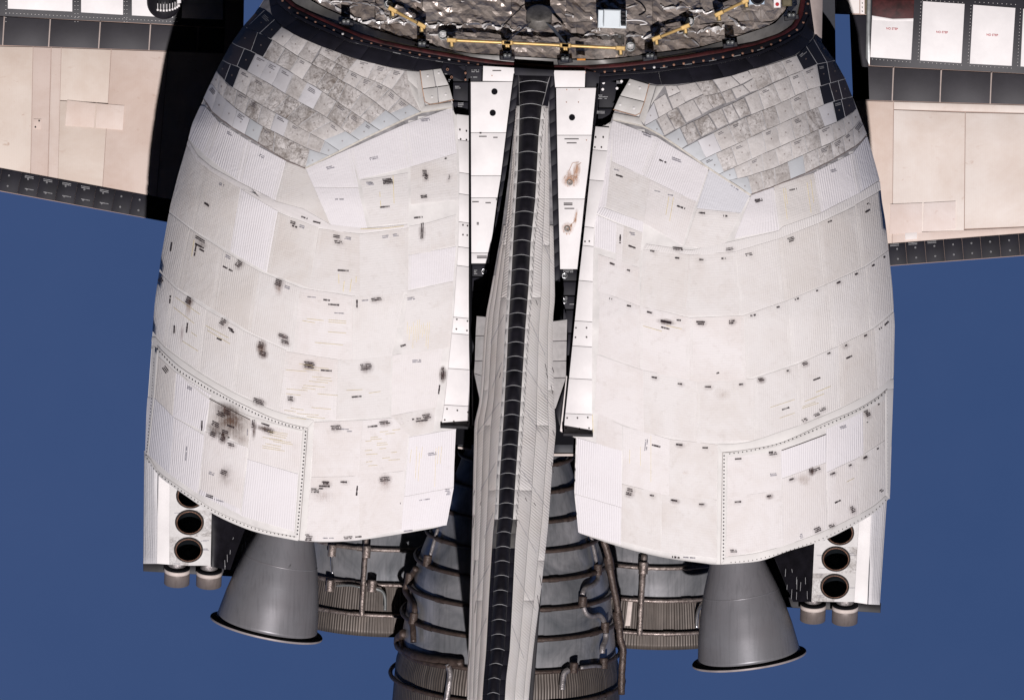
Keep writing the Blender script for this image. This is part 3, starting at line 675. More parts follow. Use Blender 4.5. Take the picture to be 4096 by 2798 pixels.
tiles(hR, podR, r0, D_((1200, 360), (1265, 330), (1300, 425), (1420, 362), (1545, 310), (1665, 262), (1775, 215), (1850, 200), (1925, 187)), D_, [(1226, 1302), (1362, 1420), (1488, 1545), (1605, 1665), (1688, 1775), (1745, 1850), (1790, 1922)], 'mmLkkK'.replace('L', 'l'), pb)
tiles(hR, podR, M1, M3, D_, [(1193, 1250), (1300, 1350), (1425, 1490), (1548, 1600), (1650, 1705), (1768, 1800), (1850, 1880), (1925, 1998)], 'lmlllkK', pb)
KD = {'d': (GREY, 1.0), 'm': (GREY, .62), 'l': (GREY, .3), 'w': (WHT, .03), 'b': (BLUE, .05)}
for q, k in ((((560, 385), (650, 385), (685, 432), (585, 478)), 'l'), (((657, 385), (803, 360), (866, 450), (722, 518)), 'l'), (((807, 358), (937, 340), (1005, 440), (872, 470)), 'd'), (((942, 338), (1085, 306), (1160, 380), (1010, 440)), 'l'), (((1088, 305), (1222, 268), (1265, 325), (1164, 378)), 'l'),
             (((470, 512), (562, 452), (622, 580), (512, 640)), 'l'), (((588, 480), (688, 434), (722, 520), (628, 575)), 'l'), (((662, 556), (782, 495), (855, 618), (732, 682)), 'l'), (((786, 493), (868, 455), (945, 563), (860, 615)), 'm'), (((872, 472), (1003, 442), (1045, 525), (950, 565)), 'd'),
             (((1010, 442), (1083, 412), (1128, 500), (1050, 528)), 'm'), (((1090, 410), (1178, 378), (1238, 440), (1132, 492)), 'l'), (((1184, 376), (1268, 328), (1300, 420), (1240, 440)), 'l'), (((400, 640), (470, 518), (510, 645), (400, 702)), 'w'), (((495, 652), (568, 608), (640, 735), (556, 785)), 'l'),
             (((572, 606), (655, 560), (730, 690), (645, 738)), 'd'), (((682, 722), (785, 672), (845, 800), (745, 855)), 'd'), (((790, 670), (900, 615), (975, 735), (850, 798)), 'd'), (((905, 612), (1010, 565), (1066, 690), (980, 732)), 'm'), (((1015, 562), (1090, 530), (1155, 650), (1072, 690)), 'm'), (((1095, 528), (1188, 482), (1245, 612), (1160, 648)), 'd'),
             (((395, 708), (488, 656), (554, 784), (548, 790)), 'b'), (((552, 796), (678, 724), (742, 855), (695, 888)), 'b')):
    c, d = KD[k]; quad('tile', D_(*q), hR, .0105, M['tile'], podR, tint(c, d, .05), inset=1.1, step=24, bevel=.0012, bw=2, wob=.7)
    cc = [sum(z) / 4 for z in zip(*D_(*q))]; pb[2].ringlet(hR, cc[0], cc[1], 1.4, 2.8, .0125)
tiles(hR, podR, M3, M4, D_, [(695, 840), (820, 888), (945, 1012), (1065, 1130), (1200, 1255), (1330, 1370), (1440, 1480), (1550, 1605), (1680, 1720), (1790, 1825), (1870, 1910), (1940, 1975), (1998, 2058)], 'bwlmmdlmlkKK', pb)
tiles(hR, podR, M4, M5, D_, [(840, 990), (965, 1030), (1090, 1140), (1215, 1255), (1335, 1370), (1445, 1485), (1560, 1600), (1680, 1715), (1780, 1835), (1895, 1930), (1965, 1998), (2058, 2088)], 'bmllllmdwkK', pb)
tiles(hR, podR, M5, M6, D_, [(990, 1070), (1110, 1140), (1225, 1260), (1330, 1350), (1440, 1470), (1560, 1580), (1670, 1700), (1785, 1810), (1890, 1910), (1980, 2005), (2050, 2065), (2090, 2110)], 'blllllmllll', pb)
tiles(hR, podR, M6, M7, D_, [(1070, 1245), (1222, 1255), (1325, 1352), (1432, 1447), (1540, 1565), (1660, 1680), (1772, 1795), (1885, 1905), (1978, 2000), (2060, 2075), (2118, 2165)], 'bmmmLdddmm'.replace('L', 'b'), pb)
for i, m in ((0, 'tprint'), (1, 'wprint'), (2, 'plug'), (3, 'filler')): pb[i].build(('tile_lettering', 'tile_lettering', 'tile_plug', 'gap_filler')[i], M[m], podR)
for h_, pod_, P_ in ((hL, podL, A_((1045, 1185), (1240, 1090), (1480, 967), (1645, 887), (1805, 812), (1965, 740), (2215, 700))), (hR, podR, D_((1245, 1262), (1070, 1150), (900, 1040), (695, 895), (550, 798), (392, 712), (145, 655)))):
    b = Bag(); b.line(h_, P_, 7, .0125); b.build('cream_bead', M['bead'], pod_, None)
b = Bag(); b.line(hL, [(x, y + 2) for x, y in s7], 3, .0115); b.build('brown_bead', M['plug'], podL, None)
b = Bag(); b.line(hR, [(x, y + 2) for x, y in sorted(M7)], 3, .0115); b.build('brown_bead', M['plug'], podR, None)
# --- raised white doors at the inner nose corner of each pod
def corner(h, pod, F, outer, doors, col_=(.66, .645, .63, .12)):
    for q in outer: quad('corner_tile', F(*q), h, .016, M['tile'], pod, tint(col_[:3], .12), step=24)
    for q in doors: quad('raised_corner_tile', F(*q), h, .03, M['tile'], pod, tint((.69, .675, .66), .08), step=24)
corner(hL, podL, A_, [((1850, 405), (1950, 412), (1945, 560), (1860, 480)), ((1860, 480), (1945, 560), (1965, 738), (1900, 600)), ((1950, 690), (2215, 655), (2220, 700), (1965, 740)), ((1915, 412), (1955, 412), (2000, 690), (1960, 735))],
    [((1958, 412), (2060, 400), (2085, 540), (1975, 555)), ((2060, 400), (2125, 392), (2190, 525), (2085, 540)), ((1975, 555), (2095, 540), (2105, 672), (2000, 688)), ((2095, 540), (2190, 525), (2222, 645), (2105, 672))])
corner(hR, podR, D_, [((435, 378), (490, 385), (395, 700), (350, 650)), ((150, 600), (360, 640), (390, 708), (140, 655)), ((490, 385), (560, 385), (470, 510), (440, 560))],
    [((280, 333), (435, 380), (400, 520), (200, 470)), ((200, 470), (400, 520), (355, 640), (150, 580))])
cl = Bag(); cl.line(hL, A_((1958, 412), (1975, 555), (2000, 688), (2105, 672), (2222, 645)), 3, .034); cl.build('brown_joint', M['stain'], podL, None)
cl = Bag(); cl.line(hR, D_((435, 380), (400, 520), (355, 640), (150, 582)), 3, .034); cl.build('brown_joint', M['stain'], podR, None)
dd = Bag()
for p in A_((2018, 455), (2105, 432), (2052, 622), (2160, 602)): dd.disc(hL, p[0], p[1], 4.5, .036, 10, .004)
dd.build('tile_plug', M['white'], podL)
dd = Bag()
for p in D_((277, 380), (361, 412), (205, 543), (315, 573)): dd.disc(hR, p[0], p[1], 5, .036, 10, .004)
dd.build('tile_plug', M['white'], podR)

# ------------------------------------------------------------------ blankets
WH = (.755, .73, .755); WB = (.73, .70, .70); BG = (.665, .635, .62); OFF = (.705, .68, .675); TP = (.57, .55, .52)
def blk(h, pod, F, q, kind, c, lift=None, **kw):
    lift = random.uniform(.0062, .0070)
    return quad('blanket', F(*q) if F else list(q), h, lift, M[kind], pod, tint(c, 1, .015), inset=kw.pop('inset', -1.3), step=24, bevel=.0008, bw=3, wob=.5, **kw)
def blankets(h, pod, F, rows):
    for q, k, c in rows: blk(h, pod, F, q, k, c)
# left, first two courses (crop A)
blankets(hL, podL, A_, [
 (((240, 690), (345, 810), (250, 1085), (115, 950)), 'ribbed', WH),
 (((350, 815), (585, 965), (510, 1285), (255, 1085)), 'ribbed', WH),
 (((588, 968), (885, 1128), (800, 1435), (515, 1285)), 'ribbed', WH),
 (((1050, 1190), (1400, 1030), (1465, 1330), (1115, 1335)), 'ribbed', WH),
 (((1405, 1028), (1830, 840), (1880, 1170), (1470, 1270)), 'ribbed', WH),
 (((1835, 838), (2215, 702), (2250, 1060), (1885, 1168)), 'ribbed', WH),
 (((1885, 1178), (2245, 1070), (2262, 1435), (1890, 1470)), 'weave', OFF)])
patch('blanket', A_((888, 1130), (1045, 1187)), B_((1090, 208), (1310, 262), (1515, 385)), hL, .0066, M['weave'], podL, tint(BG, 1), inset=0, step=20, bevel=.001, bw=5)
blankets(hL, podL, B_, [
 (((1400, 102), (1742, 104), (1815, 420), (1540, 415)), 'ribbed', WH),
 (((1770, 45), (2140, -15), (2150, 375), (1838, 405)), 'weave', OFF),
 # second course
 (((375, -228), (520, -62), (428, 425), (248, 290)), 'weave', BG),
 (((523, -62), (800, 105), (722, 605), (435, 435)), 'weave', BG),
 (((808, 115), (1100, 290), (1012, 770), (724, 605)), 'ribbed', WH),
 (((1105, 300), (1425, 420), (1350, 900), (1022, 775)), 'weave', BG),
 (((1432, 430), (1755, 472), (1755, 965), (1360, 905)), 'weave', OFF),
 (((1760, 474), (2145, 425), (2140, 935), (1762, 965)), 'weave', OFF),
 # third course
 (((245, 310), (398, 430), (310, 905), (152, 745)), 'blanket', BG),
 (((405, 435), (660, 600), (592, 1070), (315, 900)), 'weave', BG),
 (((665, 605), (950, 770), (882, 1250), (597, 1072)), 'blanket', BG),
 (((955, 772), (1278, 900), (1225, 1412), (888, 1252)), 'blanket', OFF),
 (((1285, 905), (1692, 968), (1692, 1480), (1230, 1412)), 'weave', WB),
 (((1698, 968), (2110, 930), (2012, 1440), (1698, 1480)), 'blanket', OFF),
 # fourth course
 (((150, 770), (275, 900), (210, 1370), (100, 1240)), 'blanket', OFF),
 (((280, 905), (530, 1075), (478, 1560), (216, 1370)), 'blanket', OFF),
 (((535, 1078), (820, 1240), (760, 1725), (484, 1562)), 'blanket', OFF),
 (((825, 1245), (1168, 1400), (1110, 1885), (768, 1728)), 'blanket', OFF),
 (((1175, 1412), (1580, 1475), (1565, 1950), (1118, 1888)), 'weave', WB),
 (((1585, 1478), (2005, 1440), (1992, 1920), (1570, 1950)), 'weave', OFF)])
# narrow band under the first course and the pieces at the inner edge
patch('blanket', A_((112, 962), (190, 1090), (300, 1180), (510, 1295), (700, 1390), (805, 1440)) + B_((1090, 210), (1310, 268), (1520, 392), (1800, 425), (2140, 392)), A_((100, 1000), (180, 1125), (300, 1215), (500, 1330), (690, 1425)) + B_((800, 100), (1100, 285), (1420, 412), (1600, 452), (1800, 455), (2140, 418)), hL, .0078, M['ribbed'], podL, tint(WB, 1), inset=0, step=20, bevel=.001, bw=4)
blankets(hL, podL, None, [
 (((1638, 905), (1722, 890), (1722, 1005), (1638, 1015)), 'weave', OFF), (((1724, 888), (1822, 860), (1818, 980), (1724, 998)), 'weave', OFF),
 (((1636, 1022), (1822, 986), (1812, 1120), (1634, 1155)), 'ribbed', WH),
 (((1630, 1165), (1812, 1125), (1800, 1385), (1606, 1418)), 'weave', OFF),
 (((1572, 1420), (1770, 1385), (1745, 1625), (1565, 1658)), 'blanket', WB),
 (((1566, 1662), (1740, 1628), (1732, 1722), (1640, 1742)), 'weave', OFF)])
# left aft courses, right of the access door (crop C)
blankets(hL, podL, C_, [
 (((1395, 575), (1780, 560), (1742, 1000), (1375, 1008)), 'weave', WB), (((1785, 560), (2152, 532), (2120, 958), (1750, 998)), 'weave', WB),
 (((1372, 1015), (1742, 1006), (1755, 1510), (1330, 1518)), 'weave', WB), (((1750, 1002), (2115, 965), (2095, 1425), (1765, 1500)), 'weave', WB),
 (((2155, 695), (2520, 630), (2505, 1090), (2118, 1160)), 'ribbed', WH), (((2112, 1170), (2505, 1098), (2450, 1392), (2085, 1440)), 'ribbed', WH)])
# left access door (crop C)
SF = lambda *p: sm(F_(*p)); SC = lambda *p: sm(C_(*p))
doorL = empty('access_door', podL)
def dstrip(F, h, pod, top, bot): patch('door_edge_strip', sm(F(*top)), sm(F(*bot)), h, .0100, M['strip'], pod, inset=0, step=24, bevel=.004, bw=3)
T1 = ((125, -110), (180, -45), (240, 5), (470, 172), (740, 330), (1000, 450), (1110, 492), (1250, 530), (1390, 555))
T2 = ((140, -70), (180, 5), (300, 135), (420, 215), (560, 300), (740, 395), (900, 475), (1040, 540), (1190, 590), (1335, 620))
dstrip(C_, hL, podL, T1, T2)
patch('door_edge_strip', SC((140, -20), (180, 25), (300, 160), (560, 375), (900, 530), (1310, 640)), SC((150, 40), (200, 85), (300, 178), (560, 395), (900, 560), (1300, 655)), hL, .0085, M['strip'], doorL, inset=0, step=24, bevel=.003, bw=2)
patch('door_edge_strip', SC((55, 835), (95, 880), (150, 970), (300, 1075), (580, 1262), (820, 1372), (1000, 1435), (1255, 1490)), SC((60, 880), (100, 915), (155, 1003), (300, 1112), (580, 1300), (820, 1412), (1000, 1468), (1265, 1520)), hL, .0090, M['strip'], doorL, inset=0, step=24, bevel=.003, bw=2)
patch('door_edge_strip', SC((125, -30), (105, 380), (55, 835)), SC((150, -5), (118, 390), (70, 835)), hL, .0085, M['strip'], doorL, inset=0, step=24, bevel=.002, bw=1.5)
quad('door_edge_strip', C_((1335, 622), (1392, 560), (1330, 1520), (1268, 1515)), hL, .0100, M['strip'], podL, inset=0)
quad('door_edge_strip', C_((1300, 640), (1333, 625), (1265, 1515), (1235, 1460)), hL, .0090, M['strip'], doorL, inset=0)
blankets(hL, doorL, C_, [
 (((152, 55), (288, 178), (258, 512), (122, 372)), 'blanket', BG), (((296, 182), (565, 352), (520, 645), (266, 525)), 'ribbed', WH),
 (((562, 402), (885, 560), (862, 772), (545, 605)), 'weave', BG), (((893, 530), (1300, 645), (1278, 975), (868, 865)), 'blanket', WB),
 (((116, 380), (276, 540), (238, 985), (70, 830)), 'ribbed', (.66, .65, .69)), (((282, 542), (516, 680), (464, 1140), (244, 988)), 'ribbed', WH),
 (((524, 650), (860, 775), (802, 1262), (486, 1110)), 'blanket', WB), (((864, 872), (1262, 988), (1232, 1440), (814, 1318)), 'ribbed', WH)])
patch('door_hem', C_((480, 1105), (800, 1255)), C_((468, 1145), (810, 1318)), hL, .0070, M['ribbed'], doorL, tint(WH, 1), inset=1)
def screws(h, parent, pts, n, r=2.9, lift=.0135, mat='black', drop_=()):
    b = Bag()
    for k in range(n):
        p = pl(pts, (k + .5) / n); b.disc(h, p.x, p.y, r, lift, 7)
    b.build('screw_row', M[mat], parent)
screws(hL, podL, SC((140, -20), (180, 28), (300, 150), (420, 230), (560, 315), (740, 410), (900, 492), (1040, 552), (1190, 600), (1320, 625)), 48, 2.5)
screws(hL, podL, C_((1328, 632), (1300, 1000), (1258, 1480)), 29, 3.4)
screws(hL, podL, C_((120, 60), (100, 400), (58, 850)), 30, 1.8, mat='print')
screws(hL, podL, SC((58, 850), (130, 960), (300, 1095), (580, 1275), (820, 1385), (1000, 1445), (1250, 1490)), 44, 2.4, mat='rimdark')
ln = Bag(); ln.line(hL, SC((145, -35), (300, 110), (420, 195), (560, 283), (740, 388), (900, 465), (1040, 530), (1190, 583), (1340, 618)), 1.5, .0128); ln.line(hL, C_((1345, 620), (1275, 1518)), 1.5, .0128)
ln.line(hL, C_((560, 385), (720, 470), (885, 553)), 3, .0128); ln.build('door_gap', M['bandm'], podL)
# ---------------- right pod blankets
blankets(hR, podR, D_, [
 (((145, 668), (500, 800), (385, 1105), (140, 985)), 'ribbed', WH),
 (((505, 805), (905, 1050), (810, 1310), (395, 1108)), 'ribbed', WH),
 (((915, 1060), (1235, 1262), (1165, 1400), (815, 1360)), 'ribbed', (.67, .67, .71)),
 (((135, 995), (435, 1130), (385, 1470), (90, 1350)), 'weave', OFF),
 (((440, 1140), (805, 1312), (700, 1655), (390, 1480)), 'blanket', WB),
 (((818, 1372), (1160, 1405), (1010, 1700), (720, 1660)), 'weave', OFF),
 (((1250, 1262), (1425, 1200), (1470, 1535), (1120, 1600)), 'ribbed', WH),
 (((1432, 1190), (1745, 1085), (1800, 1400), (1490, 1510)), 'weave', BG),
 (((1752, 1080), (2055, 930), (2110, 1240), (1808, 1395)), 'ribbed', WH),
 (((2062, 925), (2165, 800), (2262, 1140), (2118, 1235)), 'ribbed', (.66, .65, .69))])
patch('blanket', E_((290, 350), (640, 400), (880, 350), (1350, 245)) + D_((1490, 1515), (1800, 1405), (2110, 1245), (2262, 1150)), E_((270, 385), (500, 425), (750, 432), (1010, 405), (1340, 310), (1650, 185), (1960, 30)) + D_((2275, 1215),), hR, .0078, M['ribbed'], podR, tint(OFF, 1), inset=0, step=20, bevel=.001, bw=4)
blankets(hR, podR, E_, [
 # second course under the band
 (((268, 395), (632, 440), (600, 920), (242, 845)), 'weave', OFF),
 (((638, 440), (1005, 415), (1030, 915), (602, 922)), 'weave', OFF),
 (((1015, 410), (1340, 315), (1390, 805), (1045, 915)), 'blanket', OFF),
 (((1348, 312), (1662, 190), (1705, 672), (1398, 800)), 'blanket', BG),
 (((1670, 185), (1955, 55), (2005, 535), (1715, 670)), 'blanket', BG),
 (((1965, 40), (2180, -80), (2225, 395), (2015, 530)), 'blanket', BG),
 # third course
 (((-80, 730), (238, 850), (235, 1340), (-90, 1220)), 'weave', WB),
 (((245, 850), (635, 940), (632, 1440), (242, 1345)), 'weave', WB),
 (((642, 942), (1068, 925), (1080, 1430), (640, 1445)), 'weave', WB),
 (((1075, 920), (1420, 805), (1450, 1305), (1088, 1428)), 'blanket', OFF),
 (((1428, 800), (1740, 672), (1778, 1180), (1460, 1302)), 'blanket', OFF),
 (((1748, 668), (2040, 535), (2070, 1030), (1786, 1175)), 'blanket', OFF),
 (((2048, 530), (2225, 405), (2262, 870), (2078, 1020)), 'blanket', OFF),
 # fourth course
 (((-100, 1235), (262, 1360), (270, 1850), (-120, 1700)), 'weave', WB),
 (((268, 1362), (690, 1445), (690, 1930), (276, 1855)), 'weave', OFF),
 (((698, 1448), (1150, 1430), (1150, 1915), (698, 1935)), 'weave', OFF),
 (((1158, 1425), (1505, 1310), (1525, 1790), (1158, 1912)), 'blanket', OFF),
 (((1512, 1305), (1820, 1170), (1838, 1650), (1532, 1788)), 'blanket', OFF),
 (((1828, 1165), (2110, 1025), (2132, 1520), (1846, 1648)), 'blanket', BG),
 (((2118, 1020), (2262, 900), (2262, 1405), (2140, 1515)), 'blanket', OFF)])
blankets(hR, podR, F_, [
 (((-90, 300), (95, 400), (95, 600), (-110, 560)), 'weave', WB),
 (((105, 405), (475, 510), (470, 960), (105, 860)), 'weave', WB), (((480, 512), (860, 555), (852, 990), (475, 962)), 'weave', OFF),
 (((-260, 500), (92, 600), (92, 1050), (-275, 940)), 'ribbed', WH), (((-272, 950), (90, 1058), (85, 1345), (-250, 1250)), 'ribbed', WH),
 (((100, 870), (412, 945), (405, 1400), (92, 1320)), 'weave', OFF), (((420, 948), (852, 998), (850, 1455), (412, 1402)), 'weave', OFF)])
blankets(hR, podR, None, [(((2383, 858), (2466, 894), (2462, 1008), (2380, 984)), 'ribbed', WH), (((2470, 896), (2494, 904), (2487, 1050), (2464, 1040)), 'weave', WB), (((2497, 905), (2568, 930), (2558, 1068), (2488, 1048)), 'weave', OFF), (((2395, 1018), (2558, 1072), (2557, 1220), (2392, 1160)), 'weave', WB), (((2400, 826), (2572, 887), (2570, 926), (2384, 850)), 'ribbed', WH), (((2444, 504), (2452, 484), (2428, 820), (2390, 840)), 'ribbed', WH)])
doorR = empty('access_door', podR)
patch('door_edge_strip', SF((862, 550), (1000, 545), (1155, 518), (1370, 445), (1520, 395), (1840, 262), (2130, 110), (2225, 30)), SF((900, 615), (1100, 600), (1370, 545), (1720, 385), (1950, 290), (2120, 190), (2215, 105)), hR, .0100, M['strip'], podR, inset=0, step=24, bevel=.004, bw=3)
quad('door_edge_strip', F_((862, 550), (902, 615), (886, 1508), (852, 1505)), hR, .0100, M['strip'], podR, inset=0)
quad('door_edge_strip', F_((904, 617), (940, 640), (928, 1450), (888, 1506)), hR, .0090, M['strip'], doorR, inset=0)
patch('door_edge_strip', SF((904, 617), (1100, 600), (1370, 548), (1720, 390), (1950, 295), (2120, 195), (2200, 130)), SF((940, 650), (1110, 632), (1370, 590), (1730, 430), (2020, 290), (2195, 190)), hR, .0090, M['strip'], doorR, inset=0, step=24, bevel=.003, bw=2)
patch('door_edge_strip', SF((930, 1448), (1160, 1420), (1420, 1350), (1740, 1230), (2080, 1060), (2200, 960)), SF((888, 1508), (1190, 1482), (1430, 1400), (1740, 1302), (2080, 1118), (2225, 985)), hR, .0090, M['strip'], doorR, inset=0, step=24, bevel=.003, bw=2)
quad('door_edge_strip', F_((2195, 130), (2218, 110), (2225, 980), (2200, 955)), hR, .0090, M['strip'], doorR, inset=0)
blankets(hR, doorR, F_, [
 (((942, 650), (1362, 590), (1370, 910), (940, 975)), 'weave', WB), (((940, 980), (1372, 915), (1385, 1365), (930, 1445)), 'weave', WB),
 (((1370, 602), (1725, 475), (1725, 690), (1372, 818)), 'ribbed', WH), (((1730, 418), (2018, 290), (2022, 632), (1732, 768)), 'ribbed', WH),
 (((1378, 825), (1722, 700), (1735, 1225), (1390, 1362)), 'blanket', WB), (((2026, 292), (2195, 190), (2195, 510), (2030, 612)), 'blanket', BG),
 (((1735, 775), (1975, 665), (1995, 1105), (1742, 1222)), 'blanket', WB), (((1982, 660), (2195, 520), (2200, 950), (2000, 1100)), 'blanket', OFF)])
screws(hR, podR, F_((912, 625), (906, 1475)), 29, 3.2)
screws(hR, podR, SF((940, 625), (1100, 603), (1280, 562), (1440, 512), (1720, 400), (1950, 292), (2110, 205), (2205, 125)), 40, 2.5)
screws(hR, podR, SF((950, 1493), (1160, 1470), (1420, 1400), (1740, 1282), (2080, 1100), (2210, 985)), 40, 2.0, mat='rimdark')
screws(hR, podR, F_((2208, 150), (2214, 500), (2214, 950)), 26, 1.6, mat='strip')
ln = Bag(); ln.line(hR, SF((900, 614), (1100, 590), (1370, 535), (1720, 375), (1950, 280), (2120, 180), (2210, 105)), 1.5, .0128); ln.line(hR, F_((900, 614), (884, 1508)), 1.5, .0128)
ln.line(hR, F_((1370, 598), (1550, 535), (1725, 470)), 2, .0128); ln.build('door_gap', M['bandm'], podR)
# stitched piping along the upright seams of both pods
def piping(h, pod, F, segs):
    b = Bag()
    for (a, c) in segs:
        P = F(a, c); t = (Vector(P[1]) - Vector(P[0])).normalized(); nn = Vector((-t.y, t.x))
        for o_ in (-11, -6, 6, 11): b.line(h, [tuple(Vector(p) + nn * o_ + t * (8 if i == 0 else -8)) for i, p in enumerate(P)], 1.5, .0082)
    b.build('piping', M['shell'], pod)
piping(hL, podL, B_, [((520, 25), (430, 430)), ((803, 110), (722, 605)), ((1102, 295), (1016, 772)), ((1430, 425), (1354, 902)), ((402, 432), (312, 902)), ((662, 602), (595, 1070)), ((952, 771), (885, 1251)), ((1282, 902), (1228, 1412)), ((1695, 968), (1695, 1480)), ((278, 902), (213, 1370)), ((532, 1077), (480, 1560)), ((822, 1242), (764, 1726)), ((1172, 1406), (1114, 1886)), ((1582, 1477), (1568, 1950)), ((2112, 935), (2010, 1440)), ((2148, 430), (2140, 930))])
piping(hL, podL, A_, [((347, 812), (252, 1085)), ((586, 966), (512, 1285)), ((886, 1129), (802, 1435)), ((1402, 1029), (1467, 1330)), ((1832, 839), (1882, 1169))])
piping(hR, podR, E_, [((635, 440), (601, 920)), ((1010, 412), (1038, 915)), ((1344, 313), (1394, 802)), ((1666, 187), (1710, 671)), ((1960, 47), (2010, 532)), ((265, 395), (238, 842)), ((241, 850), (238, 1342)), ((638, 941), (636, 1442)), ((1071, 922), (1084, 1429)), ((1424, 802), (1455, 1303)), ((1744, 670), (1782, 1177)), ((2044, 532), (2074, 1025)), ((694, 1447), (694, 1932)), ((1154, 1427), (1154, 1913)), ((1508, 1307), (1528, 1789)), ((1824, 1167), (1842, 1649)), ((2114, 1022), (2136, 1517))])
piping(hR, podR, D_, [((502, 802), (390, 1106)), ((1748, 1082), (1804, 1397)), ((2058, 928), (2114, 1237)), ((1428, 1195), (1475, 1530))])
# hard white strip along the inner edge of each pod, in bolted lengths
eL = itp([(455, 1823), (700, 1834), (970, 1830), (1250, 1812), (1400, 1797), (1616, 1774), (1706, 1762)])
vs = [458, 560, 690, 775, 885, 985, 1060, 1265, 1330, 1470, 1616, 1704]
for a, c in zip(vs, vs[1:]): quad('edge_panel', [(eL(a), a), (1873 + (a > 1400) * 3, a + 6), (1873 + (c > 1400) * 3, c + 6), (eL(c), c)], hL, .030, M['white'], podL, inset=1.0, bevel=.003, bw=2, step=60)
eR0 = itp([(505, 2384), (700, 2362), (978, 2333), (1167, 2312), (1400, 2290), (1726, 2256)]); eR1 = itp([(505, 2440), (700, 2425), (860, 2380), (1160, 2374), (1400, 2372), (1742, 2372)])
vs = [507, 600, 720, 905, 980, 1120, 1280, 1380, 1510, 1650, 1736]
for a, c in zip(vs, vs[1:]): quad('edge_panel', [(eR0(a), a), (eR1(a), a + 5), (eR1(c), c + 5), (eR0(c), c)], hR, .030, M['white'], podR, inset=1.0, bevel=.003, bw=2, step=60)
bs = Bag()
for (u, v) in ((1836, 521), (1862, 526), (1839, 558), (1862, 561), (1848, 899), (1866, 902), (1848, 938), (1865, 940), (1824, 1274), (1866, 1281), (1822, 1313), (1864, 1319), (1785, 1632), (1826, 1638), (1868, 1645), (1776, 1676), (1812, 1682), (1868, 1686)): bs.disc(hL, u, v, 3.4, .036, 8)
bs.build('panel_screw', M['rimdark'], podL)
bs = Bag()
for (u, v) in ((2386, 553), (2416, 553), (2383, 591), (2409, 591), (2344, 965), (2361, 964), (2308, 1308), (2350, 1308), (2306, 1346), (2350, 1345), (2273, 1668), (2314, 1668), (2355, 1666), (2268, 1708), (2322, 1711), (2360, 1709)): bs.disc(hR, u, v, 3.4, .036, 8)
bs.build('panel_screw', M['rimdark'], podR)
block('black_step', 1762, 1700, 1885, 1713, 1.0, 1.38, M['black'], podL, 2, rot=.05); block('black_step', 2252, 1732, 2372, 1744, 1.0, 1.38, M['black'], podR, 2, rot=.03)

# ------------------------------------------------------------------ stencil marks, scorches, yellow stitching
def mark(h, pod, x, y, ln_, deg, rows=1, sc=0.0, ht=4.2, faint=False, hot=(.11, .06, .055)):
    """one printed part number (rows of block characters) with the scorched halo around it"""
    a = R(deg); b = Bag(); lift = .0125
    if rows == 1 and not faint: ht = 6.8
    for r in range(rows):
        n = int(ln_ / 4.4); x0 = -ln_ / 2 + random.uniform(0, 4) * (r > 0)
        for c in range(n):
            if random.random() < .06: continue
            xx, yy = x0 + c * 4.4, (r - (rows - 1) / 2) * (ht + 2.4)
            b.rect(h, x + xx * math.cos(a) - yy * math.sin(a), y + xx * math.sin(a) + yy * math.cos(a), 4.0 if random.random() < .8 else 2.6, ht * random.uniform(.7, 1.05), a, lift)
    o = b.build('stencil_mark', M['faint' if faint else 'print'], pod, None)
    if abs(x - CL[h](y)) < 70: sc = 0
    if sc > 0:
        w_ = ln_ * 1.2 + 20; hh = rows * (ht + 2.4) * 1.6 + 18; c_, s_ = math.cos(a), math.sin(a); P = []
        for dx, dy in ((-w_, -hh), (w_, -hh), (w_, hh), (-w_, hh)): P.append((x + (dx * c_ - dy * s_) / 2, y + 3 + (dx * s_ + dy * c_) / 2))
        quad('scorch_mark', P, h, .0100, M['scorch'], pod, hot + (min(1.15, sc * 1.1),), thick=0, bevel=0, inset=0, step=12, uvn=True)
def stain(h, pod, x, y, w_, hh, deg, k, hot=(.10, .06, .05)):
    a = R(deg); c_, s_ = math.cos(a), math.sin(a); P = [(x + (dx * c_ - dy * s_) / 2, y + (dx * s_ + dy * c_) / 2) for dx, dy in ((-w_, -hh), (w_, -hh), (w_, hh), (-w_, hh))]
    quad('scorch_mark', P, h, .0104 + random.random() * .0008, M['scorch'], pod, hot + (k,), thick=0, bevel=0, inset=0, step=12, uvn=True)
def MK(h, pod, F, L):
    for x, y, l, d, r, s in L:
        p = F((x, y))[0]; mark(h, pod, p[0], p[1], l, d, r, abs(s) if s > 0 else 0, faint=s < 0)
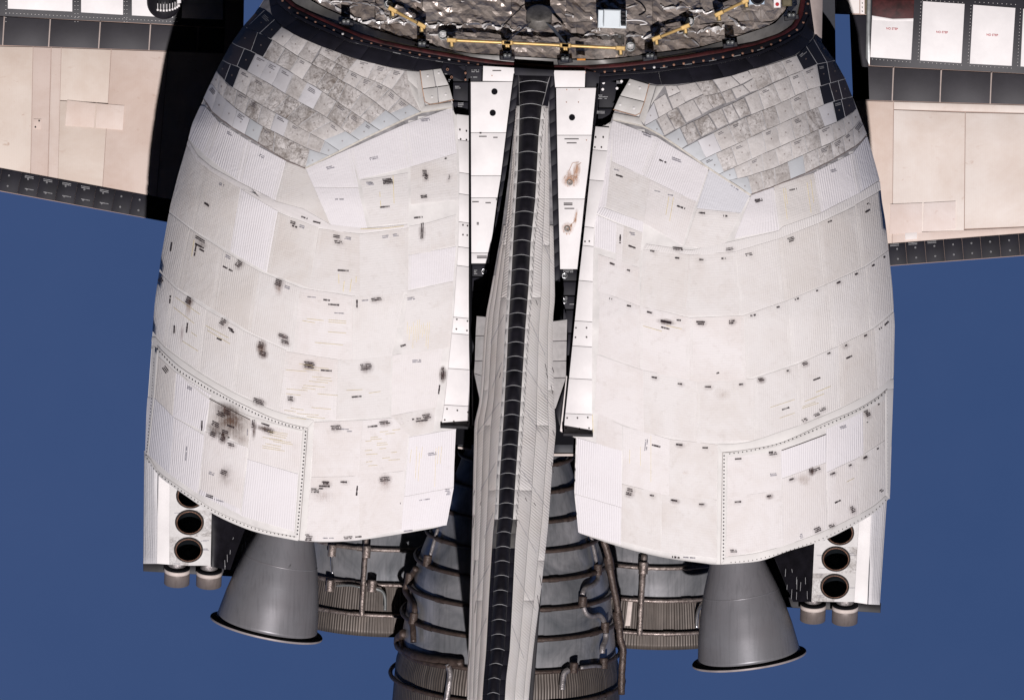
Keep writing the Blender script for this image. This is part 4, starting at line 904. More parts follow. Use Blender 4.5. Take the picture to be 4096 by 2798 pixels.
MK(hL, podL, B_, [(545, 240, 24, 35, 1, .1), (488, 515, 45, 32, 2, .25), (487, 570, 42, 28, 1, .15), (507, 605, 26, 30, 1, 0), (447, 610, 46, 100, 1, .1), (255, 580, 36, 97, 1, 0), (798, 712, 26, 35, 4, .7), (710, 750, 44, 28, 1, 0), (710, 655, 22, 30, 2, -1),
 (662, 80, 24, 30, 2, -1), (1115, 862, 30, 22, 4, .8), (1185, 898, 24, 22, 2, -1), (1325, 342, 30, 20, 1, 0), (1422, 378, 34, 14, 1, 0), (1232, 382, 26, 20, 2, .2), (1300, 412, 22, 20, 2, -1), (1245, 412, 24, 20, 1, .2),
 (1580, 490, 30, 8, 2, .4), (1590, 535, 32, 8, 2, .35), (1670, 505, 30, 8, 2, -1), (1630, 762, 44, 3, 1, .1), (1970, 490, 30, -8, 2, -1), (2050, 478, 24, -8, 2, -1), (1965, 252, 42, -6, 1, .1), (1850, 70, 24, -5, 2, -1), (1985, 55, 40, -5, 3, .15),
 (2255, 450, 64, 92, 2, .55), (2230, 338, 36, -6, 1, .1), (1380, 975, 36, 5, 1, -1), (1500, 998, 28, 6, 1, 0), (1555, 1034, 44, 4, 1, .1), (1600, 1102, 40, 3, 1, -1), (1895, 990, 42, -7, 2, .55), (1806, 1000, 28, -5, 1, -1), (1736, 1035, 34, 90, 1, .1), (2170, 985, 32, -6, 2, -1),
 (172, 842, 22, 60, 3, .5), (400, 1005, 26, 32, 4, .9), (247, 1000, 32, 95, 1, .2), (382, 1225, 40, 96, 1, .1), (280, 1240, 34, 92, 1, .2), (672, 1175, 24, 32, 4, .7), (735, 1230, 24, 28, 1, 0), (745, 1250, 26, 28, 1, .1), (650, 1315, 30, 24, 1, 0),
 (975, 1360, 26, 22, 4, 1.0), (988, 1425, 28, 20, 3, .9), (1150, 1285, 40, 22, 2, 1.0), (1165, 1332, 34, 14, 2, .8), (1355, 1515, 40, 8, 4, .95), (1495, 1560, 44, 4, 1, .1), (1812, 1530, 46, -4, 4, .7), (2275, 170, 28, -8, 2, .1), (2290, 15, 14, 30, 3, .4), (2110, 1358, 24, -20, 1, .1)])
MK(hL, podL, A_, [(265, 1475, 24, 30, 1, .1), (2195, 1258, 8, 20, 3, .3), (2168, 1106, 10, -20, 1, .1), (2000, 1225, 18, 0, 4, .35), (1998, 1412, 30, -4, 2, .1), (1560, 1305, 26, -5, 2, -1), (1700, 1285, 36, -6, 3, .2), (2580, 1500, 6, 0, 1, 0), (2005, 800, 36, -8, 2, -1), (1595, 1105, 36, -14, 2, -1), (1245, 1180, 32, -14, 2, -1), (1320, 1435, 36, 0, 1, -1), (705, 1095, 26, 28, 2, -1), (445, 912, 24, 28, 2, -1)])
MK(hL, podL, C_, [(212, 155, 28, 55, 3, .5), (410, 305, 26, 24, 2, -1), (710, 495, 26, 22, 3, .35), (655, 510, 32, 24, 3, .4), (612, 590, 34, 26, 3, .5), (735, 608, 32, 20, 1, .1), (690, 650, 28, 20, 2, .5), (592, 672, 26, 24, 3, .5), (670, 705, 20, 35, 3, .5), (735, 752, 30, 14, 2, .5),
 (908, 590, 32, 95, 2, .6), (1010, 592, 36, 18, 1, .1), (1030, 640, 40, 16, 2, .8), (500, 605, 40, 92, 1, .1), (678, 975, 28, 22, 3, .6), (585, 985, 26, 20, 2, -1), (565, 1165, 32, 18, 2, .1), (640, 1200, 40, 16, 1, -1), (375, 830, 60, 94, 1, -1), (862, 660, 30, 92, 1, -1),
 (955, 408, 46, 20, 3, .8), (1210, 385, 26, 8, 3, .45), (1740, 368, 42, -5, 1, .1), (1570, 615, 40, -3, 3, .45), (1650, 628, 36, 3, 1, -1), (1680, 645, 22, 0, 1, -1), (1960, 575, 42, -6, 2, .65), (1865, 605, 40, -6, 1, .1), (1490, 1050, 32, 2, 1, .2), (1492, 1063, 32, 2, 1, .5), (1480, 1083, 44, 2, 1, .3), (1455, 1102, 18, 2, 1, 0), (1405, 1118, 32, 3, 3, .2), (1638, 1050, 30, 2, 1, .35), (1735, 1125, 42, 95, 1, 0),
 (1960, 1025, 40, -4, 3, .8), (1355, 1485, 30, 2, 3, .3), (1355, 1512, 30, 2, 1, .3), (1510, 1498, 44, 0, 1, -1), (1670, 1494, 36, -3, 2, .2), (1755, 1487, 30, -5, 1, 0), (2215, 545, 36, -7, 1, .1), (2255, 560, 56, -7, 1, .1), (2295, 525, 34, -10, 3, .5), (2090, 1220, 8, 0, 1, 0), (2340, 825, 36, -8, 2, -1), (2280, 1190, 46, -8, 1, -1), (2150, 1440, 36, -6, 1, -1)])
MK(hL, podL, G_, [(838, 215, 50, 92, 2, .9), (806, 360, 36, 97, 1, 0), (610, 95, 36, -4, 2, -1), (985, 265, 36, 2, 2, -1), (965, 570, 40, 0, 4, -1), (890, 1280, 20, -4, 4, -1)])
MK(hR, podR, E_, [(575, 60, 38, 20, 1, 0), (742, 104, 30, 4, 1, .15), (928, 127, 20, 4, 1, .1), (545, 388, 40, 6, 2, .3), (960, 388, 34, -10, 2, .3), (342, 407, 24, 14, 1, .15), (544, 462, 20, 6, 1, .15), (728, 475, 29, 2, 1, .2), (915, 465, 21, -2, 1, .15), (1115, 432, 30, -10, 2, .1), (1450, 312, 28, -18, 3, .2), (1760, 168, 20, -22, 1, 0), (2060, 85, 24, -30, 1, 0), (2066, 30, 12, -40, 2, .1), (1185, 8, 26, -10, 2, .1),
 (24, 510, 22, 22, 1, .1), (157, 562, 17, 18, 1, .1), (185, 375, 34, 20, 1, 0), (183, 268, 24, 10, 2, -1), (83, 315, 36, 92, 1, .1), (15, 788, 16, 12, 1, .1), (158, 845, 18, 10, 1, .1), (325, 898, 25, 14, 1, .2), (557, 958, 20, 6, 1, .1), (450, 1022, 38, 14, 1, 0), (730, 971, 36, 1, 1, .5), (733, 988, 29, 1, 1, .3), (978, 962, 22, -4, 1, .5), (977, 980, 21, -4, 1, .3), (1150, 918, 25, -12, 1, .15), (1350, 852, 17, -14, 1, .1), (1500, 786, 22, -20, 1, .15), (1663, 719, 16, -18, 1, .1), (1830, 655, 21, -26, 1, .25), (1970, 588, 14, -26, 1, .1), (2106, 518, 17, -30, 1, .1), (2192, 452, 9, -40, 1, 0),
 (362, 1416, 25, 10, 1, .3), (567, 1467, 21, 6, 1, .3), (790, 1490, 30, 1, 1, .35), (1055, 1469, 21, -6, 1, .3), (1210, 1430, 24, -8, 2, .7), (1422, 1360, 17, -14, 1, .3), (1560, 1302, 23, -22, 2, .6), (1752, 1220, 15, -22, 1, .2), (1882, 1160, 21, -24, 1, .35), (2044, 1078, 15, -26, 1, .2), (2162, 1020, 16, -32, 1, .2), (1915, 1250, 30, -25, 1, 0), (1655, 1425, 32, -20, 1, 0), (2210, 980, 24, -45, 1, 0), (866, 1378, 14, -20, 1, 0)])
MK(hR, podR, D_, [(505, 1232, 28, 14, 1, -1), (608, 1262, 22, 10, 1, -1), (205, 1110, 34, 18, 1, 0), (182, 1062, 24, 16, 1, -1), (550, 993, 34, 22, 1, 0), (655, 980, 40, 20, 2, -1), (415, 780, 40, 22, 2, -1), (1312, 1300, 32, -8, 2, .1), (1588, 1215, 32, -12, 1, 0), (1910, 1065, 26, -16, 2, -1), (1120, 1205, 36, 33, 1, -1)])
MK(hR, podR, F_, [(1408, 262, 32, -18, 1, 0), (1560, 352, 26, -22, 2, .25), (1655, 310, 26, -22, 2, .25), (1702, 268, 28, -20, 2, .25), (375, 562, 36, 14, 1, 0), (290, 555, 44, 95, 2, -1), (562, 552, 30, 6, 1, .5), (765, 576, 22, 1, 1, .2), (165, 912, 26, 12, 2, .5), (158, 945, 26, 12, 2, .6), (343, 958, 20, 8, 1, .2), (520, 998, 30, 10, 1, .7), (740, 1028, 24, 2, 1, .45),
 (1030, 664, 28, -4, 1, .1), (1290, 610, 18, -4, 1, .1), (1305, 622, 32, -8, 2, .3), (1312, 790, 30, -6, 2, -1), (1028, 1008, 28, -4, 1, .2), (1276, 960, 20, -12, 1, .8), (1455, 826, 24, -18, 1, .4), (1780, 782, 22, -22, 1, .45), (1921, 714, 15, -24, 1, .3), (2040, 652, 18, -28, 1, .5), (2143, 580, 12, -30, 1, .2), (1660, 745, 30, -20, 2, .3), (1608, 762, 16, 80, 3, .8), (1865, 410, 28, -18, 2, -1), (2055, 300, 20, -28, 4, .5), (2150, 226, 12, -30, 1, .1), (2052, 382, 8, 90, 1, 0), (1822, 1004, 28, -25, 1, 0), (1936, 1068, 18, -28, 4, .5), (2168, 918, 14, -35, 2, .2),
 (1660, 1228, 28, -24, 3, .35), (1775, 1196, 26, -22, 2, .3), (1532, 1280, 16, -18, 3, -1), (990, 1400, 28, 0, 2, .2), (535, 1453, 34, 7, 1, 0), (640, 1455, 50, 4, 1, -1)])
# the long burnt dash, big smudges and vertical drips
p = E_((450, 972))[0]; bg_ = Bag(); bg_.line(hR, E_((405, 962), (430, 966), (450, 971), (492, 980)), 9, .0135, 6); bg_.build('burnt_dash', M['print'], podR, None)
stain(hR, podR, *E_((450, 972))[0], 90, 34, 8, 1.3)
stain(hR, podR, *F_((895, 150))[0], 80, 60, 0, .30, (.35, .25, .18)); stain(hR, podR, *F_((605, 775))[0], 40, 22, 0, .3, (.45, .28, .2)); stain(hR, podR, *F_((1550, 830))[0], 70, 60, 0, .55, (.3, .2, .14)); stain(hR, podR, *F_((1612, 765))[0], 26, 50, 0, 1.2)
stain(hL, podL, *C_((735, 560))[0], 170, 150, 28, 1.35, (.13, .08, .06)); stain(hL, podL, *C_((690, 480))[0], 120, 70, 24, 1.3); stain(hL, podL, *C_((600, 640))[0], 90, 60, 30, 1.1); stain(hL, podL, *C_((800, 700))[0], 90, 60, 30, .6, (.2, .13, .1)); stain(hL, podL, *C_((670, 700))[0], 50, 60, 30, 1.2); stain(hL, podL, *C_((690, 1000))[0], 80, 120, 10, .35)
stain(hL, podL, *C_((915, 640))[0], 24, 90, 5, 1.0); stain(hL, podL, *C_((1000, 625))[0], 110, 30, 14, 1.2); stain(hL, podL, *B_((395, 1060))[0], 30, 90, 10, .7, (.3, .18, .1)); stain(hL, podL, *B_((340, 1270))[0], 20, 90, 4, .5, (.25, .13, .15))
stain(hL, podL, *B_((975, 1385))[0], 56, 90, -10, .9, (.22, .14, .1)); stain(hL, podL, *C_((1470, 1165))[0], 110, 70, 0, .3, (.3, .2, .16)); stain(hL, podL, *G_((842, 215))[0], 36, 80, 3, 1.3); stain(hL, podL, *G_((320, 1200))[0], 60, 90, 0, .35, (.3, .2, .18)); stain(hL, podL, *G_((640, 640))[0], 80, 80, 0, .3, (.3, .2, .15)); stain(hL, podL, *B_((1110, 905))[0], 40, 80, 0, .6, (.3, .18, .14))
stain(hL, podL, *B_((500, 555))[0], 60, 30, 30, .5)
def yel(h, pod, F, segs, w_=2.0):
    b = Bag()
    for s in segs:
        if len(segs) > 12 and random.random() < .3: continue
        b.line(h, F(*s), w_, .0118)
    b.build('yellow_stitching', M['yellow'], pod)
ys = [((1765, 428), (1950, 425), (2108, 405)), ((1918, 135), (1926, 250)), ((2024, 5), (2032, 225)), ((1590, 790), (1592, 865)), ((1635, 845), (1625, 930)), ((1692, 830), (1680, 930)), ((1730, 808), (1728, 858)), ((440, 515), (418, 650)), ((1335, 1145), (1470, 1130 + 30)), ((275, 1055), (440, 1185)), ((290, 975), (485, 1112)), ((415, 1255), (460, 1288)), ((345, 1325), (470, 1405)), ((530, 1200), (712, 1300)), ((545, 1240), (725, 1348)), ((1508, 1155), (1650, 1165)), ((1508, 1172), (1650, 1182)), ((1400, 1335), (1625, 1355)), ((1300, 1160), (1400, 1178)), ((1505, 1250), (1650, 1260)), ((1570, 1280), (1650, 1290))]
yel(hL, podL, B_, ys[:8], 2.4); yel(hL, podL, B_, ys[8:], 1.5)
b = []
for k in range(24): 
    x = 1150 + random.random() * 280; y = 95 + k * 19; b.append(((x, y + (x - 1150) * .08), (x + 90 + random.random() * 90, y + 14 + (x - 1150) * .08)))
b += [((505, 90), (752, 230)), ((520, 145), (745, 290)), ((1650, 318), (1780, 312)), ((1810, 322), (1925, 308)), ((1830, 340), (1925, 326)), ((1750, 432), (1875, 420)), ((1745, 488), (1920, 462)), ((1600, 512), (1700, 520))]
for k in range(22): x = 1790 + random.random() * 230; y = 620 + k * 15; b.append(((x, y), (x + 40 + random.random() * 60, y - 6)))
for k in range(9): x = 950 + random.random() * 120; y = 640 + k * 17; b.append(((x, y), (x + 130 + random.random() * 60, y + 26)))
for k in range(14): x = 2170 + k * 22; b.append(((x, 740 + random.random() * 100), (x - 12, 850 + random.random() * 250)))
yel(hL, podL, C_, b, 1.3)
yel(hL, podL, B_, [((2140 + k * 16, 1150 + random.random() * 60), (2136 + k * 15, 1260 + random.random() * 130)) for k in range(12)], 1.3)
yel(hR, podR, D_, [((592, 1272), (568, 1418)), ((628, 1280), (598, 1465)), ((1503, 1205), (1535, 1450)), ((1520, 1205), (1536, 1330)), ((1692, 1160), (1725, 1400)), ((1722, 1135), (1746, 1320))], 2.0)
yel(hR, podR, E_, [((266, 1003), (415, 1046)), ((450, 1000), (575, 1028)), ((1645, 1533), (1762, 1485)), ((1600, 1590), (1708, 1545))], 1.8)
yel(hR, podR, F_, [((1280, 255), (1475, 190)), ((1355, 340), (1475, 298)), ((1375, 408), (1500, 362)), ((1552, 208), (1708, 145)), ((1535, 250), (1640, 210)), ((1535, 262), (1665, 218)), ((1535, 275), (1708, 218)), ((1888, 850), (1950, 818)), ((1822, 970), (1962, 902)), ((1782, 1137), (1908, 1080)), ((160, 590), (158, 700)), ((245, 570), (245, 720)), ((328, 480), (328, 850))], 1.2)
b = Bag()
for (u, v) in G_((205, 590), (225, 590), (360, 585), (388, 585)): pass
yel(hR, podR, fr(2200, 1400, Z), [((205, 590), (200, 740)), ((226, 590), (222, 745)), ((362, 582), (358, 748)), ((388, 582), (395, 740))], 2.0)
# ------------------------------------------------------------------ fuselage: dark body, deck beside the fin, gap strips
fus = empty('fuselage')
o = poly_prism('fuselage_shell', [(1072, -100), (3338, -100), (3345, 400), (3330, 1750), (2900, 1790), (1300, 1790), (1040, 1650), (1060, 700)], -4.6, -1.05, M['heat'], fus)
poly_prism('engine_bay', [(1660, 1750), (2460, 1750), (2440, 1960), (1690, 1960)], -3.4, -2.3, M['heat'], fus)
# lit cloth side just right of the ring, dark side beside the wing slot
def h_side(u, v): return .15 - (u - 3226) / PX * 1.6
quad('side_cloth', [(3228, -100), (3294, -100), (3288, 180), (3262, 150)], h_side, 0, M['side'], fus, inset=0)
quad('side_cloth', [(3262, 100), (3290, 60), (3284, 200), (3268, 190)], h_side, -.02, M['side'], fus, inset=0)
quad('deck_bed', [(1860, 255), (2420, 285), (2360, 1780), (1800, 1780)], lambda u, v: .70, 0, M['blackgap'], fus, inset=0, bevel=0, thick=.5)
HD0 = 1.05
def deck(F, q, m, **kw): quad(kw.pop('name', 'deck_panel'), F(*q) if F else list(q), flat(HD0), kw.pop('lift', 0), M[m], fus, inset=kw.pop('inset', 1.0), step=80, bevel=.003, bw=2, **kw)
wx0 = itp([(326, 1882), (1053, 1885)]); wx1 = itp([(262, 2064), (390, 2050), (700, 2005), (840, 1982), (940, 1966), (1053, 1958)])
deck(None, ((1932, 262), (2062, 270), (2058, 326), (1930, 324)), 'white')
vs = [326, 530, 702, 790, 1010, 1053]
for a, c in zip(vs, vs[1:]): deck(None, ((wx0(a), a), (wx1(a), a), (wx1(c), c), (wx0(c), c)), 'white')
rx0 = itp([(280, 2222), (400, 2225), (700, 2230), (1000, 2238), (1076, 2240)]); rx1 = itp([(350, 2391), (700, 2356), (978, 2328), (1076, 2312)])
deck(None, ((2214, 280), (2342, 282), (2340, 349), (2220, 349)), 'white')
vs = [350, 540, 795, 1076]
for a, c in zip(vs, vs[1:]): deck(None, ((rx0(a), a), (rx1(a), a), (rx1(c), c), (rx0(c), c)), 'white')
# black tiles around the fin root and between deck and pods
for q in (((1864, 262), (1928, 262), (1928, 325), (1864, 325)), ((1800, 262), (1862, 262), (1872, 325), (1812, 325)), ((1812, 328), (1873, 328), (1873, 405), (1812, 400)), ((1812, 406), (1873, 408), (1873, 465), (1812, 462)),
          ((2343, 282), (2400, 290), (2396, 348), (2343, 349)), ((2402, 312), (2470, 330), (2455, 430), (2394, 430)), ((2394, 433), (2458, 433), (2448, 503), (2388, 503)), ((1888, 1056), (1955, 1056), (1948, 1105), (1888, 1105)),
          ((1888, 1108), (1948, 1108), (1942, 1165), (1888, 1165)), ((1888, 1168), (1940, 1168), (1925, 1225), (1888, 1225)), ((1888, 1228), (1912, 1228), (1902, 1300), (1888, 1300)), ((1888, 1303), (1904, 1303), (1900, 1420), (1888, 1420)),
          ((2240, 1078), (2310, 1078), (2307, 1122), (2240, 1122)), ((2242, 1125), (2306, 1125), (2303, 1180), (2244, 1180)), ((2246, 1183), (2302, 1183), (2298, 1235), (2250, 1235)), ((2256, 1238), (2298, 1238), (2292, 1330), (2270, 1330)), ((2271, 1333), (2291, 1333), (2284, 1420), (2266, 1420))):
    deck(None, q, 'collar', name='deck_tile', lift=-.01)
quad('deck_tile', [(2345, 285), (2400, 300), (2392, 505), (2300, 505)], flat(.92), 0, M['collar'], fus)
b = Bag()
for (u, v, r) in ((1978, 366, 12.5), (1971, 451, 12.5), (2288, 469, 12.5)): b.disc(flat(HD0), u, v, r, .006, 24)
b.build('round_hole', M['blackgap'], fus)
st = Bag()
for (x, y, rr) in ((2279, 730, 26), (2300, 712, 15), (2268, 925, 22), (2282, 900, 8)): 
    for k in range(9): st.disc(flat(HD0), x + random.uniform(-rr, rr) * .8, y + random.uniform(-rr, rr) * .6, random.uniform(1.2, 2.4), .005 + k * .0002, 7)
for pts in ([(2262, 722), (2290, 700), (2308, 712)], [(2296, 700), (2310, 660), (2325, 650)], [(2275, 685), (2290, 650), (2316, 648)], [(2278, 905), (2302, 880), (2304, 850)], [(2306, 850), (2302, 890)], [(2255, 715), (2262, 702)]): st.line(flat(HD0), pts, 1.8, .0055, 8)
st.build('rust_streak', M['stain'], fus)
for x, y, w_, h__, k in ((2282, 722, 80, 62, 1.5), (2306, 684, 38, 90, 1.3), (2276, 694, 30, 40, .8), (2270, 912, 56, 56, 1.3), (2302, 872, 20, 90, .9)): stain(flat(HD0), fus, x, y, w_, h__, 8, k, (.50, .28, .17))
for (u, v, z) in ((2279, 729, HD0), (2269, 914, HD0), (2259, 1101, HD0 - .01), (2257, 1202, HD0 - .01), (1936, 1084, HD0 - .01)):
    f = empty('lifting_socket', fus)
    revolve('socket_rim', W(u, v, z), W(u, v, z + .05), [(0, .034), (.016, .034), (.016, .022), (.002, .018)], M['shiny' if v > 1000 else 'steel'], f, 20)
    revolve('socket_core', W(u, v, z), W(u, v, z + .05), [(.012, .014), (.012, .007), (.0, .006)], M['steel'], f, 14)
b = Bag(); wb = Bag()
for (u, v, l, r) in ((1935, 545, 34, 1), (1985, 549, 20, 1), (1905, 806, 28, 1), (1955, 810, 22, 1), (1915, 890, 12, 2), (1930, 1024, 40, 2), (2290, 571, 42, 1), (2280, 833, 40, 1), (2290, 555, 60, 1), (2275, 812, 36, 2), (1990, 282, 36, 1)):
    for q in range(r):
        for c in range(int(l / 4.4)): b.rect(flat(HD0), u + c * 4.4 - l / 2, v + q * 6, 4, 4, 0, .005)
b.rect(flat(HD0), 1922, 531, 8, 6, 0, .005)
for (u, v, l, r) in ((1790, 282, 30, 3), (1795, 318, 24, 2), (1835, 345, 26, 2), (1846, 412, 24, 3), (1905, 280, 34, 2), (1900, 308, 30, 1), (2410, 380, 50, 3), (2400, 445, 46, 2), (2480, 325, 24, 2), (2275, 1080, 40, 2), (2260, 1187, 30, 2), (2290, 1215, 20, 1), (1905, 1080, 14, 3), (2277, 1370, 4, 8)):
    for q in range(r):
        for c in range(int(l / 4.4)):
            if random.random() < .85: wb.rect(flat(HD0), u + c * 4.4 - l / 2, v + q * 6.5, 3.6, 3.4, .03, .006)
b.build('deck_lettering', M['print'], fus); wb.build('deck_lettering', M['wprint'], fus)
b = Bag()
for (u, v) in ((2414, 331), (2486, 325), (2411, 357), (2468, 353)): b.disc(flat(HD0), u, v, 5.5, .012, 10)
b.build('pale_screw', M['white'], fus)
b = Bag()
for (u, v) in ((1786, 284), (1802, 314)): b.ringlet(hL, u, v, 3, 5.5, .05)
for (u, v) in ((1857, 298), (1857, 324)): b.disc(hL, u, v, 4.5, .05)
for (u, v) in ((1968, 302), (2267, 358), (2317, 358), (2266, 408), (2314, 408), (2346, 560)): b.disc(flat(HD0), u, v, 2.4, .006)
b.build('deck_screw', M['copper'], fus)
# aft edge of the deck behind the fin, with its bright lip
for (q, l0) in ((((1832, 1716), (1885, 1716), (1885, 1800), (1832, 1786)), ((1832, 1784), (1888, 1792), (1888, 1800), (1832, 1792))), (((2215, 1742), (2304, 1742), (2304, 1815), (2215, 1812)), ((2215, 1812), (2304, 1812), (2304, 1822), (2215, 1822)))):
    quad('aft_deck', list(q), flat(.55), 0, M['heat'], fus, inset=0, thick=.4); quad('aft_lip', list(l0), flat(.58), 0, M['pale'], fus, inset=0, thick=.05)
# slim black joints either side of the deck
for P in ([(1879, 330), (1883, 1710)], [(2392, 350), (2359, 700), (2330, 978), (2308, 1167), (2286, 1400), (2253, 1726)]):
    b = Bag(); b.line(flat(1.16), P, 9, 0); b.build('black_joint', M['blackgap'], fus, None)

# ------------------------------------------------------------------ tail fin
fin = empty('tail_fin')
ZL = itp([(280, 1.12), (400, 1.30), (2800, 4.55)])
LO = itp([(290, 2074), (311, 2072), (467, 2061), (700, 2035), (934, 2004), (1090, 1976), (1178, 1960), (1268, 1942), (1440, 1930), (1602, 1920), (1682, 1898), (2100, 1889), (2720, 1870), (2830, 1868)])
RLO = itp([(290, 2056), (467, 2033), (700, 2005), (934, 1974), (1090, 1955), (1190, 1940)])
RRO = itp([(290, 2214), (400, 2222), (700, 2230), (1000, 2239), (1190, 2243)])
LS = itp([(290, 2076), (331, 2079), (423, 2081), (544, 2078), (685, 2073), (795, 2066), (967, 2055), (1143, 2046), (1315, 2035), (1431, 2030), (1664, 2017), (1898, 2002), (2074, 1995), (2132, 1989), (2365, 1976), (2599, 1965), (2720, 1955), (2830, 1948)])
RS = itp([(290, 2205), (331, 2188), (372, 2180), (423, 2165), (544, 2152), (685, 2145), (795, 2139), (967, 2121), (1143, 2112), (1315, 2099), (1431, 2092), (1664, 2077), (1898, 2061), (2074, 2050), (2132, 2042), (2365, 2029), (2599, 2015), (2720, 1998), (2830, 1992)])
RO = itp([(290, 2207), (400, 2197), (467, 2196), (700, 2206), (1008, 2216), (1194, 2220), (1277, 2211), (1400, 2211), (1502, 2214), (1646, 2218), (1710, 2225), (1886, 2208), (2100, 2193), (2358, 2164), (2590, 2134), (2720, 2121), (2830, 2112)])
def WI(v): return np.interp(v, [300, 2000, 2830], [13, 15, 20])      # width of the black and white edge strips
def h_fin(u, v):
    zl = ZL(v); l, r = LS(v), RS(v); m = (l + r) / 2; hw = (r - l) / 2
    if l <= u <= r: return zl - .10 * ((u - m) / hw) ** 2
    ddz = min(1.7, (v - 300) / 900 + .25)
    if u < l: d = (l - u) / PX; return zl - .10 - d * 1.05
    d = (u - r) / PX; return zl - .10 - d * .5
stn = [290, 315] + list(range(340, 2840, 30)); V, F_m = [], []
for v in stn:
    us = [LO(v)] + list(np.linspace(LO(v), LS(v), 5)[1:4]) + list(np.linspace(LS(v), RS(v), 7)) + list(np.linspace(RS(v), RO(v), 5)[1:4]) + [RO(v)]
    row = [W(u, v, h_fin(u, v) - .012) for u in us]
    lo, hi = row[0].copy(), row[-1].copy(); lo += Vector((.05, 0, 0)); lo.z = -.2; hi += Vector((-.05, 0, 0)); hi.z = -.2
    V += [lo] + row + [hi]
nn_ = 17
for j in range(len(stn) - 1):
    for i in range(nn_ - 1): a = j * nn_ + i; F_m.append((a, a + nn_, a + nn_ + 1, a + 1))
F_m.append(tuple(range(nn_))[::-1])
link('fin_skin', V, F_m, M['under'], fin, smooth=False)
# leading edge caps
cuts_v = [302, 331, 372, 423, 478, 544, 613, 685, 735, 795, 852, 909, 967, 1026, 1083, 1143, 1200, 1258, 1315, 1374, 1431, 1488, 1548, 1607, 1664, 1724, 1783, 1841, 1898, 1958, 2017, 2076, 2132, 2191, 2248, 2306, 2365, 2423, 2482, 2541, 2599, 2658, 2716, 2775, 2830]
white_l = Bag()
def arc(v, L, Rr, dv=7): return [(L(v) + (Rr(v) - L(v)) * t, v - dv * (1 - (2 * t - 1) ** 2)) for t in np.linspace(0, 1, 7)]
for a, c in zip(cuts_v, cuts_v[1:]):
    patch('leading_edge_tile', arc(a, LS, RS), arc(c, LS, RS), h_fin, .012, M['black'], fin, inset=.8, step=16, bevel=.004, bw=2, thick=.02)
    white_l.line(h_fin, arc(c, lambda v: LS(v) + 1, lambda v: RS(v) - 1), 1.7, .014, 10)
white_l.build('pale_gap_filler', M['filler'], fin)
# narrow bright and dark strips of small tiles beside the leading edge
for k, (a, c) in enumerate(zip(cuts_v[3:], cuts_v[4:])):
    dark = a > 2190
    for s in (-1, 1):
        E = (lambda v: LS(v)) if s < 0 else (lambda v: RS(v))
        ww = WI(a); m = 'collar' if dark else ('greyring' if a > 2050 else 'strip')  # mid-grey run imitates the reflection fading towards the dark tiles
        x0, x1 = (E(a) - ww, E(a)) if s < 0 else (E(a), E(a) + ww * 1.25)
        y0, y1 = (E(c) - WI(c), E(c)) if s < 0 else (E(c), E(c) + WI(c) * 1.25)
        quad('fin_edge_tile', [(x0, a), (x1, a), (y1, c), (y0, c)], h_fin, .010, M[m], fin, inset=.3, bevel=.002, bw=1, step=40)
b = Bag()
for k in range(70):
    v = 430 + k * 24; 
    if v > 2130: break
    x = RS(v) + WI(v) * .7; b.line(h_fin, [(x, v), (x + 4, v + 15)], 1.6, .0125); b.line(h_fin, [(x + 4, v + 15), (x + WI(v) * .5, v + 19)], 1.4, .0125)
    if k % 2: b.line(h_fin, [(LS(v) - 8, v), (LS(v) - 10, v + 18)], 1.4, .0125)
b.build('tile_joint', M['print'], fin)
# side quilts: three lengthwise strips on each face
def lerpf(f, g, t, o=0): return lambda v: f(v) + (g(v) - f(v)) * t + o
for s in (-1, 1):
    inn = (lambda v: LS(v) - WI(v)) if s < 0 else (lambda v: RS(v) + WI(v) * 1.25); out = LO if s < 0 else RO
    strips = [(0, .34), (.34, .62), (.62, .86), (.86, 1.0)] if s < 0 else [(0, .40), (.40, .78), (.78, 1.0)]
    for q, (t0, t1) in enumerate(strips):
        brk = [[430, 1190, 1960, 2830], [430, 980, 1700, 2400, 2830], [900, 1560, 2240, 2830], [1100, 2060, 2830]][q]
        for a, c in zip(brk, brk[1:]):
            vv = np.linspace(a, c, 14)
            e0 = [(inn(v) + (out(v) - inn(v)) * t0, v) for v in vv]; e1 = [(inn(v) + (out(v) - inn(v)) * t1, v) for v in vv]
            right_, left_ = (e0, e1) if s < 0 else (e1, e0)
            patch('fin_quilt', right_, left_, h_fin, .008, M['finleft' if s < 0 else 'finright'], fin, tint((.67, .63, .61) if s < 0 else (.70, .675, .665), 1, .03), inset=.6, bevel=.004, bw=2, step=34)  # left quilts coloured darker, imitating the weaker sun on that face
for s in (-1, 1):
    E, O_ = (LS, LO) if s < 0 else (RS, RO)
    q = [(O_(300) , 302), (E(300), 302), (E(430), 428), (O_(430), 428)] if s < 0 else [(E(300), 302), (O_(300), 302), (O_(430), 428), (E(430), 428)]
    quad('fin_root_side', q, h_fin, .006, M['collar'], fin, inset=0, bevel=0, step=30)
quad('fin_root_block', [(2060, 270), (2218, 280), (2214, 304), (2058, 300)], flat(1.2), 0, M['collar'], fin, inset=0, thick=.2)
b = Bag(); d = Bag()
for k, v in enumerate((905, 1290, 1480, 1640, 1880, 2080, 2290, 2500)):   # diagonal stitched seams and frayed spots
    wl = LS(v) - WI(v) - LO(v + 130); b.line(h_fin, [(LS(v) - WI(v) - 3, v - 30), (LO(v + 130) + 14 + 20 * (k % 3), v + 95 - 12 * (k % 3))], 1.7, .013)
    b.line(h_fin, [(RS(v) + WI(v) * 1.25 + 3, v), (RO(v + 160) - 12 - 22 * (k % 2), v + 150 - 20 * (k % 2))], 1.3, .013)
b.build('quilt_seam', M['faint'], fin)
